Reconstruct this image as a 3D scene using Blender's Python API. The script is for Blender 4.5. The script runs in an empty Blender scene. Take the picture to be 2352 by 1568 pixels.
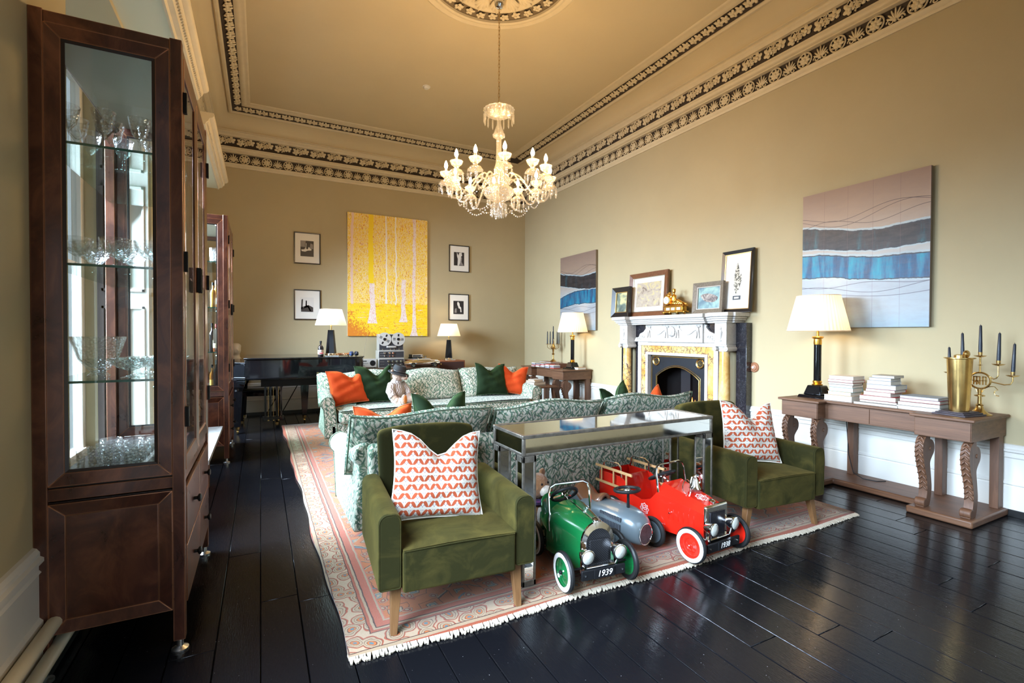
import bpy, bmesh, math, random
from mathutils import Vector, Matrix, Euler
random.seed(7)
PI = math.pi
S = bpy.context.scene
COL = S.collection
# ------------------------------------------------------------ camera
def make_camera():
    yaw, pitch, roll = 0.478155, -0.0142076, 0.0029527
    f = Vector((math.sin(yaw)*math.cos(pitch), math.cos(yaw)*math.cos(pitch), math.sin(pitch)))
    r = Vector((math.cos(yaw), -math.sin(yaw), 0)); u = r.cross(f)
    r2 = r*math.cos(roll)+u*math.sin(roll); u2 = -r*math.sin(roll)+u*math.cos(roll)
    m = Matrix(((r2.x, u2.x, -f.x, 0), (r2.y, u2.y, -f.y, 0), (r2.z, u2.z, -f.z, 1.40), (0, 0, 0, 1)))
    cd = bpy.data.cameras.new('camera'); cd.sensor_width = 36; cd.lens = 1113.9/2352*36; cd.clip_start = .02
    co = bpy.data.objects.new('camera', cd); COL.objects.link(co); co.matrix_world = m
    S.camera = co
make_camera()
# ------------------------------------------------------------ world, lights, exposure
S.view_settings.view_transform = 'Standard'; S.view_settings.look = 'None'
S.view_settings.exposure = 0.1; S.view_settings.gamma = 1.0; S.view_settings.use_curve_mapping = False
S.cycles.use_denoising = True
S.cycles.max_bounces = 10; S.cycles.diffuse_bounces = 5; S.cycles.glossy_bounces = 5
S.cycles.transmission_bounces = 8; S.cycles.transparent_max_bounces = 40
S.cycles.caustics_reflective = False; S.cycles.caustics_refractive = False
S.cycles.sample_clamp_indirect = 6.0; S.cycles.blur_glossy = 0.6
XL, XR, YB, YF, ZC = -0.80, 5.214, -0.60, 9.45, 5.06
WIN = [(-0.20, 1.75), (2.98, 4.95), (5.78, 7.85)]       # window openings along the left wall (y range)
WZ0, WZ1, WXG = 0.42, 3.40, -1.26                   # sill, head, glass plane
W = bpy.data.worlds.new('sky'); S.world = W; W.use_nodes = True
bg = W.node_tree.nodes['Background']; bg.inputs[0].default_value = (.62, .80, 1.0, 1); bg.inputs[1].default_value = 1.3
def area(name, loc, rot, sx, sy, power, col, spread=180):
    l = bpy.data.lights.new(name, 'AREA'); l.shape = 'RECTANGLE'; l.size = sx; l.size_y = sy
    l.energy = power; l.color = col; l.spread = math.radians(spread)
    o = bpy.data.objects.new(name, l); COL.objects.link(o); o.location = loc; o.rotation_euler = rot
    return o
def point(name, loc, power, col, rad=.03):
    l = bpy.data.lights.new(name, 'POINT'); l.energy = power; l.color = col; l.shadow_soft_size = rad
    o = bpy.data.objects.new(name, l); COL.objects.link(o); o.location = loc
    return o
DAY = (0.63, 0.79, 1.0)
for i, (a, b) in enumerate(WIN):   # daylight entering each window, falling from the sky
    area('window_daylight', (WXG-.07, (a+b)/2, (1.81, 1.81, 2.35)[i]), (0, math.radians((-46, -53, -54)[i]), 0), (2.68, 2.68, 1.6)[i], b-a-.1, (470, 560, 760)[i], DAY, (94, 94, 116)[i])
area('rear_window_daylight', (2.6, YB-.10, 1.75), (math.radians(45), 0, 0), 2.2, 2.3, 15, DAY, 112)
WARM = (1.0, .62, .26)
# ------------------------------------------------------------ mesh builder
class MB:
    def __init__(s): s.v = []; s.f = []
    def add(s, vs, fs, M=None):
        k = len(s.v)
        s.v += [tuple(M @ Vector(p)) for p in vs] if M is not None else [tuple(p) for p in vs]
        s.f += [tuple(i+k for i in f) for f in fs]; return s
    def box(s, x0, x1, y0, y1, z0, z1, M=None):
        return s.add([(x0,y0,z0),(x1,y0,z0),(x1,y1,z0),(x0,y1,z0),(x0,y0,z1),(x1,y0,z1),(x1,y1,z1),(x0,y1,z1)],
                     [(3,2,1,0),(4,5,6,7),(0,1,5,4),(1,2,6,5),(2,3,7,6),(3,0,4,7)], M)
    def frustum(s, x0,x1,y0,y1,z0, X0,X1,Y0,Y1,z1, M=None):
        return s.add([(x0,y0,z0),(x1,y0,z0),(x1,y1,z0),(x0,y1,z0),(X0,Y0,z1),(X1,Y0,z1),(X1,Y1,z1),(X0,Y1,z1)],
                     [(3,2,1,0),(4,5,6,7),(0,1,5,4),(1,2,6,5),(2,3,7,6),(3,0,4,7)], M)
    def lathe(s, prof, n=24, c=(0,0,0), M=None, caps=True, pleat=0):
        vs = []; fs = []; m = len(prof)
        for i in range(n):
            a = 2*PI*i/n; k = 1+(pleat if i%2 else -pleat)
            for r, z in prof: vs.append((c[0]+r*k*math.cos(a), c[1]+r*k*math.sin(a), c[2]+z))
        for i in range(n):
            j = (i+1)%n
            for q in range(m-1): fs.append((i*m+q, j*m+q, j*m+q+1, i*m+q+1))
        if caps:
            if prof[0][0] > 1e-5: fs.append(tuple(i*m for i in range(n))[::-1])
            if prof[-1][0] > 1e-5: fs.append(tuple(i*m+m-1 for i in range(n)))
        return s.add(vs, fs, M)
    def cyl(s, p0, p1, r0, r1=None, n=12):
        r1 = r0 if r1 is None else r1; a = Vector(p0); d = Vector(p1)-a; L = d.length
        M = Matrix.Translation(a) @ d.to_track_quat('Z', 'Y').to_matrix().to_4x4()
        return s.lathe([(r0, 0), (r1, L)], n, M=M)
    def tube(s, pts, r, n=8, closed=False):
        pts = [Vector(p) for p in pts]; N = len(pts); rr = r if isinstance(r, (list, tuple)) else [r]*N
        vs = []; fs = []; up = None
        for i, p in enumerate(pts):
            if closed: t = pts[(i+1)%N]-pts[i-1]
            else: t = pts[min(i+1, N-1)]-pts[max(i-1, 0)]
            t.normalize()
            if up is None: up = t.orthogonal().normalized()
            up = (up - t*up.dot(t)).normalized(); sd = t.cross(up)
            for k in range(n):
                a = 2*PI*k/n; vs.append(p+(up*math.cos(a)+sd*math.sin(a))*rr[i])
        for i in range(N if closed else N-1):
            j = (i+1)%N
            for k in range(n): fs.append((i*n+k, i*n+(k+1)%n, j*n+(k+1)%n, j*n+k))
        if not closed: fs.append(tuple(range(n))[::-1]); fs.append(tuple((N-1)*n+k for k in range(n)))
        return s.add(vs, fs)
    def prism(s, poly, a, b, ax='y', M=None):
        n = len(poly)
        def P(p, t): return {'x': (t, p[0], p[1]), 'y': (p[0], t, p[1]), 'z': (p[0], p[1], t)}[ax]
        vs = [P(p, a) for p in poly]+[P(p, b) for p in poly]
        fs = [tuple(range(n))[::-1], tuple(range(n, 2*n))]+[(i, (i+1)%n, (i+1)%n+n, i+n) for i in range(n)]
        return s.add(vs, fs, M)
    def sweep(s, prof, path, closed=False):
        # prof: list of (out, z) ; path: list of (x,y) with mitred corners, out = to the left of travel
        N = len(path); vs = []; fs = []; m = len(prof)
        for i in range(N):
            p = Vector(path[i]); 
            a = (Vector(path[i])-Vector(path[i-1])).normalized() if (i > 0 or closed) else None
            b = (Vector(path[(i+1)%N])-Vector(path[i])).normalized() if (i < N-1 or closed) else None
            a = a or b; b = b or a
            na = Vector((-a.y, a.x)); nb = Vector((-b.y, b.x)); k = (na+nb); k = k/ max(.2, k.dot(na))
            for o, z in prof: vs.append((p.x+k.x*o, p.y+k.y*o, z))
        for i in range(N if closed else N-1):
            j = (i+1)%N
            for q in range(m-1): fs.append((i*m+q, j*m+q, j*m+q+1, i*m+q+1))
        return s.add(vs, fs)
    def ell(s, c, r, n=12, m=8, M=None):
        vs = [(c[0], c[1], c[2]-r[2])]; fs = []
        for j in range(1, m):
            t = -PI/2+PI*j/m
            for i in range(n):
                a = 2*PI*i/n; vs.append((c[0]+r[0]*math.cos(t)*math.cos(a), c[1]+r[1]*math.cos(t)*math.sin(a), c[2]+r[2]*math.sin(t)))
        vs.append((c[0], c[1], c[2]+r[2])); L = len(vs)-1
        for i in range(n):
            k = (i+1)%n; fs.append((0, 1+k, 1+i)); fs.append((L, L-n+i, L-n+k))
            for j in range(m-2): fs.append((1+j*n+i, 1+j*n+k, 1+(j+1)*n+k, 1+(j+1)*n+i))
        return s.add(vs, fs, M)
    def grid(s, fn, nu, nv, closed_u=False):
        vs = [fn(i/(nu if closed_u else nu-1), j/(nv-1)) for i in range(nu) for j in range(nv)]; fs = []
        for i in range(nu if closed_u else nu-1):
            k = (i+1)%nu
            for j in range(nv-1): fs.append((i*nv+j, k*nv+j, k*nv+j+1, i*nv+j+1))
        return s.add(vs, fs)
    def xf(s, M): s.v = [tuple(M @ Vector(p)) for p in s.v]; return s
    def build(s, name, mat, parent=None, loc=None, rot=None, smooth=.6, bevel=0, seg=2, sub=0, remesh=0, solid=0, recalc=True, fuzz=0):
        me = bpy.data.meshes.new(name); me.from_pydata(s.v, [], s.f); me.update()
        if recalc:
            bm = bmesh.new(); bm.from_mesh(me); bmesh.ops.recalc_face_normals(bm, faces=bm.faces); bm.to_mesh(me); bm.free()
        if smooth: me.shade_smooth(); me.set_sharp_from_angle(angle=smooth)
        for m in (mat if isinstance(mat, (list, tuple)) else [mat]): me.materials.append(m)
        o = bpy.data.objects.new(name, me); COL.objects.link(o)
        if parent: o.parent = parent
        if loc: o.location = loc
        if rot: o.rotation_euler = rot
        if solid: md = o.modifiers.new('solid', 'SOLIDIFY'); md.thickness = solid; md.offset = 0
        if bevel:
            md = o.modifiers.new('bevel', 'BEVEL'); md.width = bevel; md.segments = seg; md.limit_method = 'ANGLE'; md.angle_limit = .7
            md.harden_normals = False
            if smooth: me.shade_smooth()
        if remesh:
            md = o.modifiers.new('remesh', 'REMESH'); md.mode = 'VOXEL'; md.voxel_size = remesh; md.use_smooth_shade = True
            md = o.modifiers.new('sm', 'SMOOTH'); md.iterations = 4
            if fuzz:
                if 'fuzz' not in bpy.data.textures: tx = bpy.data.textures.new('fuzz', 'CLOUDS'); tx.noise_scale = .012; tx.noise_depth = 2
                md = o.modifiers.new('fuzz', 'DISPLACE'); md.texture = bpy.data.textures['fuzz']; md.strength = fuzz; md.mid_level = .5
        if sub: md = o.modifiers.new('sub', 'SUBSURF'); md.levels = sub; md.render_levels = sub
        return o
def tag(o, label=None, cat=None, group=None, kind=None):
    if label: o['label'] = label
    if cat: o['category'] = cat
    if group: o['group'] = group
    if kind: o['kind'] = kind
    return o
def thing(name, label, cat, loc=(0,0,0), rz=0, group=None):
    o = bpy.data.objects.new(name, None); COL.objects.link(o); o.location = loc; o.rotation_euler = (0, 0, rz)
    o.empty_display_size = .1
    return tag(o, label, cat, group)
def copy_tree(o, loc=None, rz=None, label=None, parent=None):
    c = o.copy(); COL.objects.link(c)
    if parent: c.parent = parent
    for ch in list(o.children): copy_tree(ch, parent=c)
    if loc is not None: c.location = loc
    if rz is not None: c.rotation_euler[2] = rz
    if label: c['label'] = label
    return c
def inst(o, parent, loc, rot=(0,0,0), sc=None, label=None):
    c = o.copy(); COL.objects.link(c); c.parent = parent; c.location = loc; c.rotation_euler = rot
    if sc: c.scale = sc
    return c
def empty(name, parent=None, loc=(0,0,0), kind=None):
    o = bpy.data.objects.new(name, None); COL.objects.link(o); o.location = loc
    if parent: o.parent = parent
    if kind: o['kind'] = kind
    return o
# ------------------------------------------------------------ materials
class G:
    def __init__(s, name):
        s.mat = bpy.data.materials.new(name); s.mat.use_nodes = True; s.nt = s.mat.node_tree
        s.b = s.nt.nodes['Principled BSDF']; s.out = s.nt.nodes['Material Output']; s._tc = None
    def n(s, t, **kw):
        nd = s.nt.nodes.new('ShaderNode'+t)
        for k, v in kw.items(): setattr(nd, k, v)
        return nd
    def put(s, sock, v):
        if hasattr(v, 'links') or isinstance(v, bpy.types.NodeSocket): s.nt.links.new(v, sock)
        elif v is not None:
            if isinstance(v, (tuple, list)) and len(v) == 3 and sock.type == 'RGBA': v = (*v, 1)
            sock.default_value = v
    def tc(s, k='Object'):
        if s._tc is None: s._tc = s.n('TexCoord')
        return s._tc.outputs[k]
    def m(s, op, a, b=None, c=None, clamp=False):
        nd = s.n('Math', operation=op, use_clamp=clamp)
        for i, v in enumerate((a, b, c)):
            if v is not None: s.put(nd.inputs[i], v)
        return nd.outputs[0]
    def vm(s, op, a, b=None):
        nd = s.n('VectorMath', operation=op); s.put(nd.inputs[0], a)
        if b is not None:
            if op == 'SCALE': s.put(nd.inputs['Scale'], b)
            else: s.put(nd.inputs[1], b)
        return nd.outputs['Value'] if op in ('LENGTH', 'DOT_PRODUCT', 'DISTANCE') else nd.outputs[0]
    def sep(s, v):
        nd = s.n('SeparateXYZ'); s.put(nd.inputs[0], v); return nd.outputs
    def comb(s, x=0, y=0, z=0):
        nd = s.n('CombineXYZ')
        for i, v in enumerate((x, y, z)): s.put(nd.inputs[i], v)
        return nd.outputs[0]
    def mix(s, f, a, b):
        nd = s.n('Mix', data_type='RGBA'); s.put(nd.inputs[0], f); s.put(nd.inputs[6], a); s.put(nd.inputs[7], b); return nd.outputs[2]
    def noise(s, v, scale=5, detail=3, rough=.5, dist=0, out=0):
        nd = s.n('TexNoise'); s.put(nd.inputs['Vector'], v); s.put(nd.inputs['Scale'], scale)
        nd.inputs['Detail'].default_value = detail; nd.inputs['Roughness'].default_value = rough; nd.inputs['Distortion'].default_value = dist
        return nd.outputs[out]
    def ramp(s, f, stops, interp='LINEAR'):
        nd = s.n('ValToRGB'); s.put(nd.inputs[0], f); r = nd.color_ramp; r.interpolation = interp
        while len(r.elements) < len(stops): r.elements.new(.5)
        for e, (p, c) in zip(r.elements, stops): e.position = p; e.color = (*c, 1) if len(c) == 3 else c
        return nd.outputs[0]
    def mapv(s, v, scale=(1,1,1), rot=(0,0,0), loc=(0,0,0)):
        nd = s.n('Mapping'); s.put(nd.inputs[0], v); nd.inputs['Scale'].default_value = scale
        nd.inputs['Rotation'].default_value = rot; nd.inputs['Location'].default_value = loc; return nd.outputs[0]
    def bump(s, h, dist=.01, st=1.0):
        nd = s.n('Bump'); s.put(nd.inputs['Height'], h); nd.inputs['Distance'].default_value = dist; nd.inputs['Strength'].default_value = st
        s.nt.links.new(nd.outputs[0], s.b.inputs['Normal']); return nd.outputs[0]
    def set(s, **kw):
        nm = dict(col='Base Color', rough='Roughness', metal='Metallic', spec='Specular IOR Level', coat='Coat Weight', coatr='Coat Roughness',
                  sheen='Sheen Weight', sheenr='Sheen Roughness', sheenc='Sheen Tint', ecol='Emission Color', est='Emission Strength', alpha='Alpha', trans='Transmission Weight', ior='IOR')
        for k, v in kw.items():
            if v is not None: s.put(s.b.inputs[nm[k]], v)
        return s.mat
def MAT(name, col, rough=.5, metal=0, bump=0, bs=60, var=0, vs=4, wear=None, **kw):
    g = G(name); c = col
    if var:
        n = g.noise(g.tc(), vs, 5, .6)
        d = tuple(x*(1-var) for x in col); l = tuple(min(1, x*(1+var*.6)) for x in col)
        c = g.ramp(n, [(.3, d), (.7, l)])
    if bump: g.bump(g.noise(g.tc(), bs, 4), bump)
    g.set(col=c, rough=rough, metal=metal, **kw); return g.mat
def wood(name, a, b, rough=.45, sc=(3, 3, 30), bump=.0006, coat=0, ns=3.0):
    g = G(name); v = g.mapv(g.tc(), sc); n1 = g.noise(v, ns, 6, .65, .6); n2 = g.noise(g.tc(), 1.7, 3)
    c = g.ramp(n1, [(.25, a), (.5, tuple((x+y)/2 for x, y in zip(a, b))), (.75, b)])
    c = g.mix(g.m('MULTIPLY', n2, .45), c, a); g.bump(n1, bump); g.set(col=c, rough=rough, coat=coat); return g.mat
def glassmat(name, tint=(1, 1, 1), gloss=.12, rough=.0, frost=0.0, fcol=(1, 1, 1), cut=0):
    g = G(name); nt = g.nt; nt.nodes.remove(g.b)
    tr = g.n('BsdfTransparent'); tr.inputs[0].default_value = (*tint, 1)
    gl = g.n('BsdfGlossy'); gl.inputs['Roughness'].default_value = rough
    lw = g.n('LayerWeight'); lw.inputs[0].default_value = .35
    if cut:      # cut facets catch the light
        vo = g.n('TexVoronoi', feature='F1'); g.put(vo.inputs['Vector'], g.tc()); vo.inputs['Scale'].default_value = cut
        bp = g.n('Bump'); bp.inputs['Distance'].default_value = .006; g.put(bp.inputs['Height'], vo.outputs['Distance']); nt.links.new(bp.outputs[0], gl.inputs['Normal']); nt.links.new(bp.outputs[0], lw.inputs['Normal'])
    f = g.m('ADD', g.m('MULTIPLY', g.m('POWER', lw.outputs['Facing'], 1.6), .75), gloss, clamp=True)
    mx = g.n('MixShader'); g.put(mx.inputs[0], f); nt.links.new(tr.outputs[0], mx.inputs[1]); nt.links.new(gl.outputs[0], mx.inputs[2])
    o = mx.outputs[0]
    if frost:
        df = g.n('BsdfDiffuse'); df.inputs[0].default_value = (*fcol, 1); tl = g.n('BsdfTranslucent'); tl.inputs[0].default_value = (*fcol, 1)
        a = g.n('MixShader'); a.inputs[0].default_value = .5; nt.links.new(df.outputs[0], a.inputs[1]); nt.links.new(tl.outputs[0], a.inputs[2])
        m2 = g.n('MixShader'); m2.inputs[0].default_value = frost; nt.links.new(o, m2.inputs[1]); nt.links.new(a.outputs[0], m2.inputs[2]); o = m2.outputs[0]
    nt.links.new(o, g.out.inputs[0]); return g.mat
def bulbmat(name, col, st):
    g = G(name); nt = g.nt; nt.nodes.remove(g.b); tr = g.n('BsdfTransparent'); em = g.n('Emission'); em.inputs[0].default_value = (*col, 1); em.inputs[1].default_value = st
    a = g.n('AddShader'); nt.links.new(tr.outputs[0], a.inputs[0]); nt.links.new(em.outputs[0], a.inputs[1]); nt.links.new(a.outputs[0], g.out.inputs[0]); return g.mat
def shademat(name, col):
    g = G(name); nt = g.nt; nt.nodes.remove(g.b); df = g.n('BsdfDiffuse'); df.inputs[0].default_value = (*col, 1)
    tl = g.n('BsdfTranslucent'); tl.inputs[0].default_value = (*col, 1); a = g.n('MixShader'); a.inputs[0].default_value = .5
    nt.links.new(df.outputs[0], a.inputs[1]); nt.links.new(tl.outputs[0], a.inputs[2]); nt.links.new(a.outputs[0], g.out.inputs[0]); return g.mat
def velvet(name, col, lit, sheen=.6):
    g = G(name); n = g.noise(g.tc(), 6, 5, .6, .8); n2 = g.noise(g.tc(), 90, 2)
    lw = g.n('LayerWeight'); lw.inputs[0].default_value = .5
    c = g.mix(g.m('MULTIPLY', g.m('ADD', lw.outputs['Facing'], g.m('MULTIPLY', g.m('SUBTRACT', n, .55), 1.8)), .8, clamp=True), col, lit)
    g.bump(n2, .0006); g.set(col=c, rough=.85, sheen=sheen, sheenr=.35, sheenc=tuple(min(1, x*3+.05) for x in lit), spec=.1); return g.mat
def planar(g):
    vt = g.n('VectorTransform', vector_type='NORMAL', convert_from='WORLD', convert_to='OBJECT'); g.put(vt.inputs[0], g.n('NewGeometry').outputs['True Normal'])
    n = g.sep(g.vm('ABSOLUTE', vt.outputs[0])); p = g.sep(g.tc())
    usex = g.m('GREATER_THAN', n[0], g.m('MAXIMUM', n[1], n[2])); usez = g.m('GREATER_THAN', n[2], g.m('MAXIMUM', n[0], n[1]))
    a = g.comb(p[0], p[2], 0); b = g.comb(p[1], p[2], 0); c = g.comb(p[0], p[1], 0)
    def vmix(f, x, y):
        nd = g.n('Mix', data_type='VECTOR'); g.put(nd.inputs[0], f); g.put(nd.inputs[4], x); g.put(nd.inputs[5], y); return nd.outputs[1]
    return vmix(usez, vmix(usex, a, b), c)
def leaf_fabric(name='leaf_fabric', ground=(.47, .44, .355), sc=1.0):
    g = G(name); pv = planar(g); col = ground
    warp = g.noise(pv, 3.0, 2, .5, 0, 1)
    pv2 = g.vm('ADD', pv, g.vm('SCALE', g.vm('SUBTRACT', warp, (.5, .5, .5)), .10))
    # thin brown stems
    px = g.sep(pv2); st = g.m('ABSOLUTE', g.m('SINE', g.m('MULTIPLY', g.m('ADD', px[0], g.m('MULTIPLY', g.m('SINE', g.m('MULTIPLY', px[1], 17)), .035)), 40*sc)))
    col = g.mix(g.m('LESS_THAN', st, .09), col, (.16, .11, .06))
    greens = [((.012, .05, .035), (.06, .17, .12)), ((.02, .07, .04), (.11, .20, .13)), ((.010, .035, .028), (.05, .13, .09)), ((.03, .08, .04), (.14, .22, .13))]
    for i in range(4):
        v = g.vm('ADD', g.vm('SCALE', pv2, (19.0, 20.5, 18.0, 22.0)[i]*sc), (7.3*i, 3.1*i+.5, 0))
        vo = g.n('TexVoronoi', voronoi_dimensions='2D', feature='F1'); g.put(vo.inputs['Vector'], v); vo.inputs['Scale'].default_value = 1; vo.inputs['Randomness'].default_value = .75
        cs = g.sep(vo.outputs['Color']); lo = g.vm('SUBTRACT', v, vo.outputs['Position'])
        sign = g.m('SUBTRACT', g.m('MULTIPLY', g.m('GREATER_THAN', cs[0], .5), 2), 1)
        ang = g.m('ADD', g.m('MULTIPLY', sign, .62), g.m('MULTIPLY', g.m('SUBTRACT', cs[1], .5), .9))
        vr = g.n('VectorRotate', rotation_type='Z_AXIS'); g.put(vr.inputs['Vector'], lo); g.put(vr.inputs['Angle'], ang)
        l = g.sep(vr.outputs[0]); bx = g.m('ADD', l[0], g.m('MULTIPLY', g.m('MULTIPLY', l[1], l[1]), g.m('MULTIPLY', sign, .35)))
        t = g.m('SUBTRACT', 1, g.m('POWER', g.m('DIVIDE', g.m('ABSOLUTE', l[1]), .62), 2))
        msk = g.m('LESS_THAN', g.m('ABSOLUTE', bx), g.m('MULTIPLY', t, .108))
        rib = g.m('LESS_THAN', g.m('ABSOLUTE', bx), .012)
        lc = g.mix(cs[2], *greens[i]); lc = g.mix(g.m('MULTIPLY', rib, .6), lc, ground)
        col = g.mix(msk, col, lc)
    g.bump(g.noise(g.tc(), 220, 2), .0005); g.set(col=col, rough=.85, sheen=.15, spec=.2); return g.mat
def cushion_print():
    g = G('block_print_linen'); p = g.sep(g.tc()); P_ = .060; H_ = .042
    u = g.m('DIVIDE', p[0], P_); v = g.m('DIVIDE', p[2], H_)
    row = g.m('FLOOR', v); sh = g.m('MULTIPLY', g.m('MODULO', g.m('ABSOLUTE', row), 2), .5)
    fu = g.m('FRACT', g.m('ADD', u, sh)); fv = g.m('FRACT', v)
    a = g.m('ABSOLUTE', g.m('SUBTRACT', fu, .5))            # 0 centre .. .5 edge
    arc = g.m('SUBTRACT', .72, g.m('MULTIPLY', g.m('POWER', g.m('MULTIPLY', a, 2), 1.3), .56))
    th = g.m('MULTIPLY', g.m('SINE', g.m('MULTIPLY', g.m('MULTIPLY', a, 2), PI)), .27)
    m1 = g.m('LESS_THAN', g.m('ABSOLUTE', g.m('SUBTRACT', fv, arc)), g.m('ADD', th, .035))
    def dot(cu, cv, r):
        dx = g.m('MULTIPLY', g.m('SUBTRACT', g.m('ABSOLUTE', g.m('SUBTRACT', fu, .5)), cu), P_); dy = g.m('MULTIPLY', g.m('SUBTRACT', fv, cv), H_)
        return g.m('LESS_THAN', g.m('ADD', g.m('MULTIPLY', dx, dx), g.m('MULTIPLY', dy, dy)), r*r)
    d = g.m('MAXIMUM', dot(.10, .34, .0026), dot(0, .18, .0026)); d = g.m('MAXIMUM', d, dot(.42, .78, .0022))
    side = g.m('LESS_THAN', g.sep(g.tc('Normal'))[1], -.05)
    c = g.mix(g.m('MULTIPLY', m1, side), (.52, .47, .40), (.36, .07, .028)); c = g.mix(g.m('MULTIPLY', d, side), c, (.16, .14, .2))
    g.bump(g.noise(g.tc(), 250, 2), .0006); g.set(col=c, rough=.9, spec=.2); return g.mat
def rug_mat(x0, x1, y0, y1):
    g = G('persian_rug_wool'); p = g.sep(g.tc()); wp = g.noise(g.tc(), 5, 3, .6, 0, 1)
    wv = g.vm('ADD', g.tc(), g.vm('SCALE', g.vm('SUBTRACT', wp, (.5, .5, .5)), .10)); q = g.sep(wv)
    dx = g.m('MINIMUM', g.m('SUBTRACT', p[0], x0), g.m('SUBTRACT', x1, p[0])); dy = g.m('MINIMUM', g.m('SUBTRACT', p[1], y0), g.m('SUBTRACT', y1, p[1]))
    d = g.m('ADD', g.m('MINIMUM', dx, dy), g.m('MULTIPLY', g.m('SUBTRACT', g.noise(g.tc(), 14, 2), .5), .012))
    R_, RD, CR, DK, BL, NV, OR = (.20, .040, .018), (.13, .026, .014), (.235, .17, .105), (.025, .012, .011), (.035, .10, .12), (.05, .08, .12), (.29, .080, .018)
    def cells(v, sc, metric, off=(0, 0, 0), rnd_=.75):
        vo = g.n('TexVoronoi', voronoi_dimensions='2D', feature='F1', distance=metric); g.put(vo.inputs['Vector'], g.vm('ADD', g.vm('SCALE', v, sc), off)); vo.inputs['Scale'].default_value = 1; vo.inputs['Randomness'].default_value = rnd_
        return vo
    # field: large stepped medallions with rings
    v1 = cells(wv, 1.6, 'MANHATTAN', (0, 0, 0), .35); f1 = g.ramp(v1.outputs['Distance'], [(0, R_), (.05, BL), (.08, CR), (.11, DK), (.125, OR), (.22, CR), (.245, DK), (.26, BL), (.29, R_), (.34, OR), (.60, CR), (.615, DK), (.63, OR), (.82, BL), (.84, OR)], 'CONSTANT')
    v2 = cells(wv, 5.5, 'CHEBYCHEV', (.3, .2, 0)); f2 = g.ramp(v2.outputs['Distance'], [(0, CR), (.06, BL), (.10, CR), (.14, DK), (.16, OR), (.3, OR), (.31, DK), (.33, OR)], 'CONSTANT')
    pick = g.m('GREATER_THAN', g.sep(v2.outputs['Color'])[0], .25)
    inner = g.m('LESS_THAN', g.m('ABSOLUTE', g.m('SUBTRACT', v1.outputs['Distance'], .50)), .26)
    near = g.m('LESS_THAN', v2.outputs['Distance'], .33)
    field = g.mix(g.m('MULTIPLY', g.m('MULTIPLY', pick, near), inner), f1, f2)
    v3 = cells(wv, 15, 'EUCLIDEAN'); f3 = g.ramp(v3.outputs['Distance'], [(0, CR), (.12, DK), (.16, R_), (.27, CR), (.33, DK), (.36, OR)], 'CONSTANT')
    field = g.mix(g.m('MULTIPLY', g.m('GREATER_THAN', g.sep(v3.outputs['Color'])[1], .72), g.m('LESS_THAN', v3.outputs['Distance'], .36)), field, f3)
    # cream border scrolls
    v4 = cells(wv, 11, 'EUCLIDEAN', (.5, 0, 0)); b1 = g.ramp(v4.outputs['Distance'], [(0, BL), (.10, OR), (.19, DK), (.215, CR), (.33, DK), (.355, (.24, .175, .11)), (.46, DK), (.48, R_), (.54, (.27, .20, .13))], 'CONSTANT')
    v5 = cells(wv, 20, 'EUCLIDEAN'); b2 = g.ramp(v5.outputs['Distance'], [(0, CR), (.2, DK), (.26, RD)], 'CONSTANT')
    col = g.mix(g.m('LESS_THAN', d, .238), field, (.30, .08, .05))
    for lim, c in ((.232, CR), (.222, (.26, .06, .03)), (.185, DK), (.178, CR), (.166, (.20, .045, .022)), (.152, DK), (.147, b1), (.040, DK), (.035, CR), (.014, R_), (.006, (.22, .045, .018))):
        col = g.mix(g.m('LESS_THAN', d, lim), col, c)
    n = g.noise(g.mapv(g.tc(), (2, 30, 1)), 3, 4, .6); col = g.mix(g.m('MULTIPLY', g.m('SUBTRACT', n, .3), .35, clamp=True), col, (.25, .10, .045))
    n2 = g.noise(g.tc(), 160, 2); col = g.mix(g.m('MULTIPLY', n2, .3), col, (.12, .06, .05))
    g.bump(g.noise(g.tc(), 300, 2), .002); g.set(col=col, rough=.95, spec=.1, sheen=.2); return g.mat
WALL = MAT('wall_paint', (.43, .357, .212), .75, var=.04, vs=1.2, bump=.0003, bs=120)
CEIL = MAT('ceiling_paint', (.56, .465, .29), .8, var=.04, vs=1.0)
PLAS = MAT('plaster_moulding', (.60, .51, .34), .65, var=.06, vs=8)
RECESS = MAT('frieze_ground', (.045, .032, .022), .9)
WHITE = MAT('white_gloss_paint', (.66, .64, .59), .35, var=.03, vs=3)
PALE = MAT('pale_green_paint', (.62, .60, .42), .5)
BLACKP = MAT('black_skirting_paint', (.012, .012, .012), .3)
CHROME = MAT('chrome', (.82, .82, .82), .08, 1)
STEEL = MAT('brushed_steel', (.6, .6, .6), .3, 1)
BRASS = MAT('antique_brass', (.62, .42, .16), .25, 1, var=.25, vs=12)
GILT = MAT('gilt_bronze', (.78, .42, .08), .28, 1, var=.3, vs=20)
BLACK = MAT('black_lacquer', (.004, .004, .005), .07, spec=.35)
BLACKM = MAT('matt_black', (.008, .008, .009), .45, spec=.2)
RUBBER = MAT('rubber', (.010, .010, .010), .5, spec=.25)
GLASS = glassmat('window_glass', (.97, .985, .97), .035)
CRYSTAL = glassmat('cut_crystal', (.95, .95, .94), .22, .04, .12, (1, .97, .9), 55)
TABLEG = glassmat('table_crystal', (.97, .98, .98), .07, .02, .02, (1, 1, 1), 70)
SHELFG = glassmat('shelf_glass', (.72, .86, .80), .10)
SHELFE = MAT('shelf_glass_edge', (.05, .16, .13), .15)
PAGES = MAT('paper_pages', (.60, .56, .49), .8, bump=.0004, bs=200)
WARMSH = shademat('cream_shade_fabric', (.90, .84, .74))
# ============================================================ ROOM SHELL
def structure(mb, name, mat, parent=None, **kw):
    o = mb.build(name, mat, parent, **kw)
    if not parent: o['kind'] = 'structure'
    return o
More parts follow.
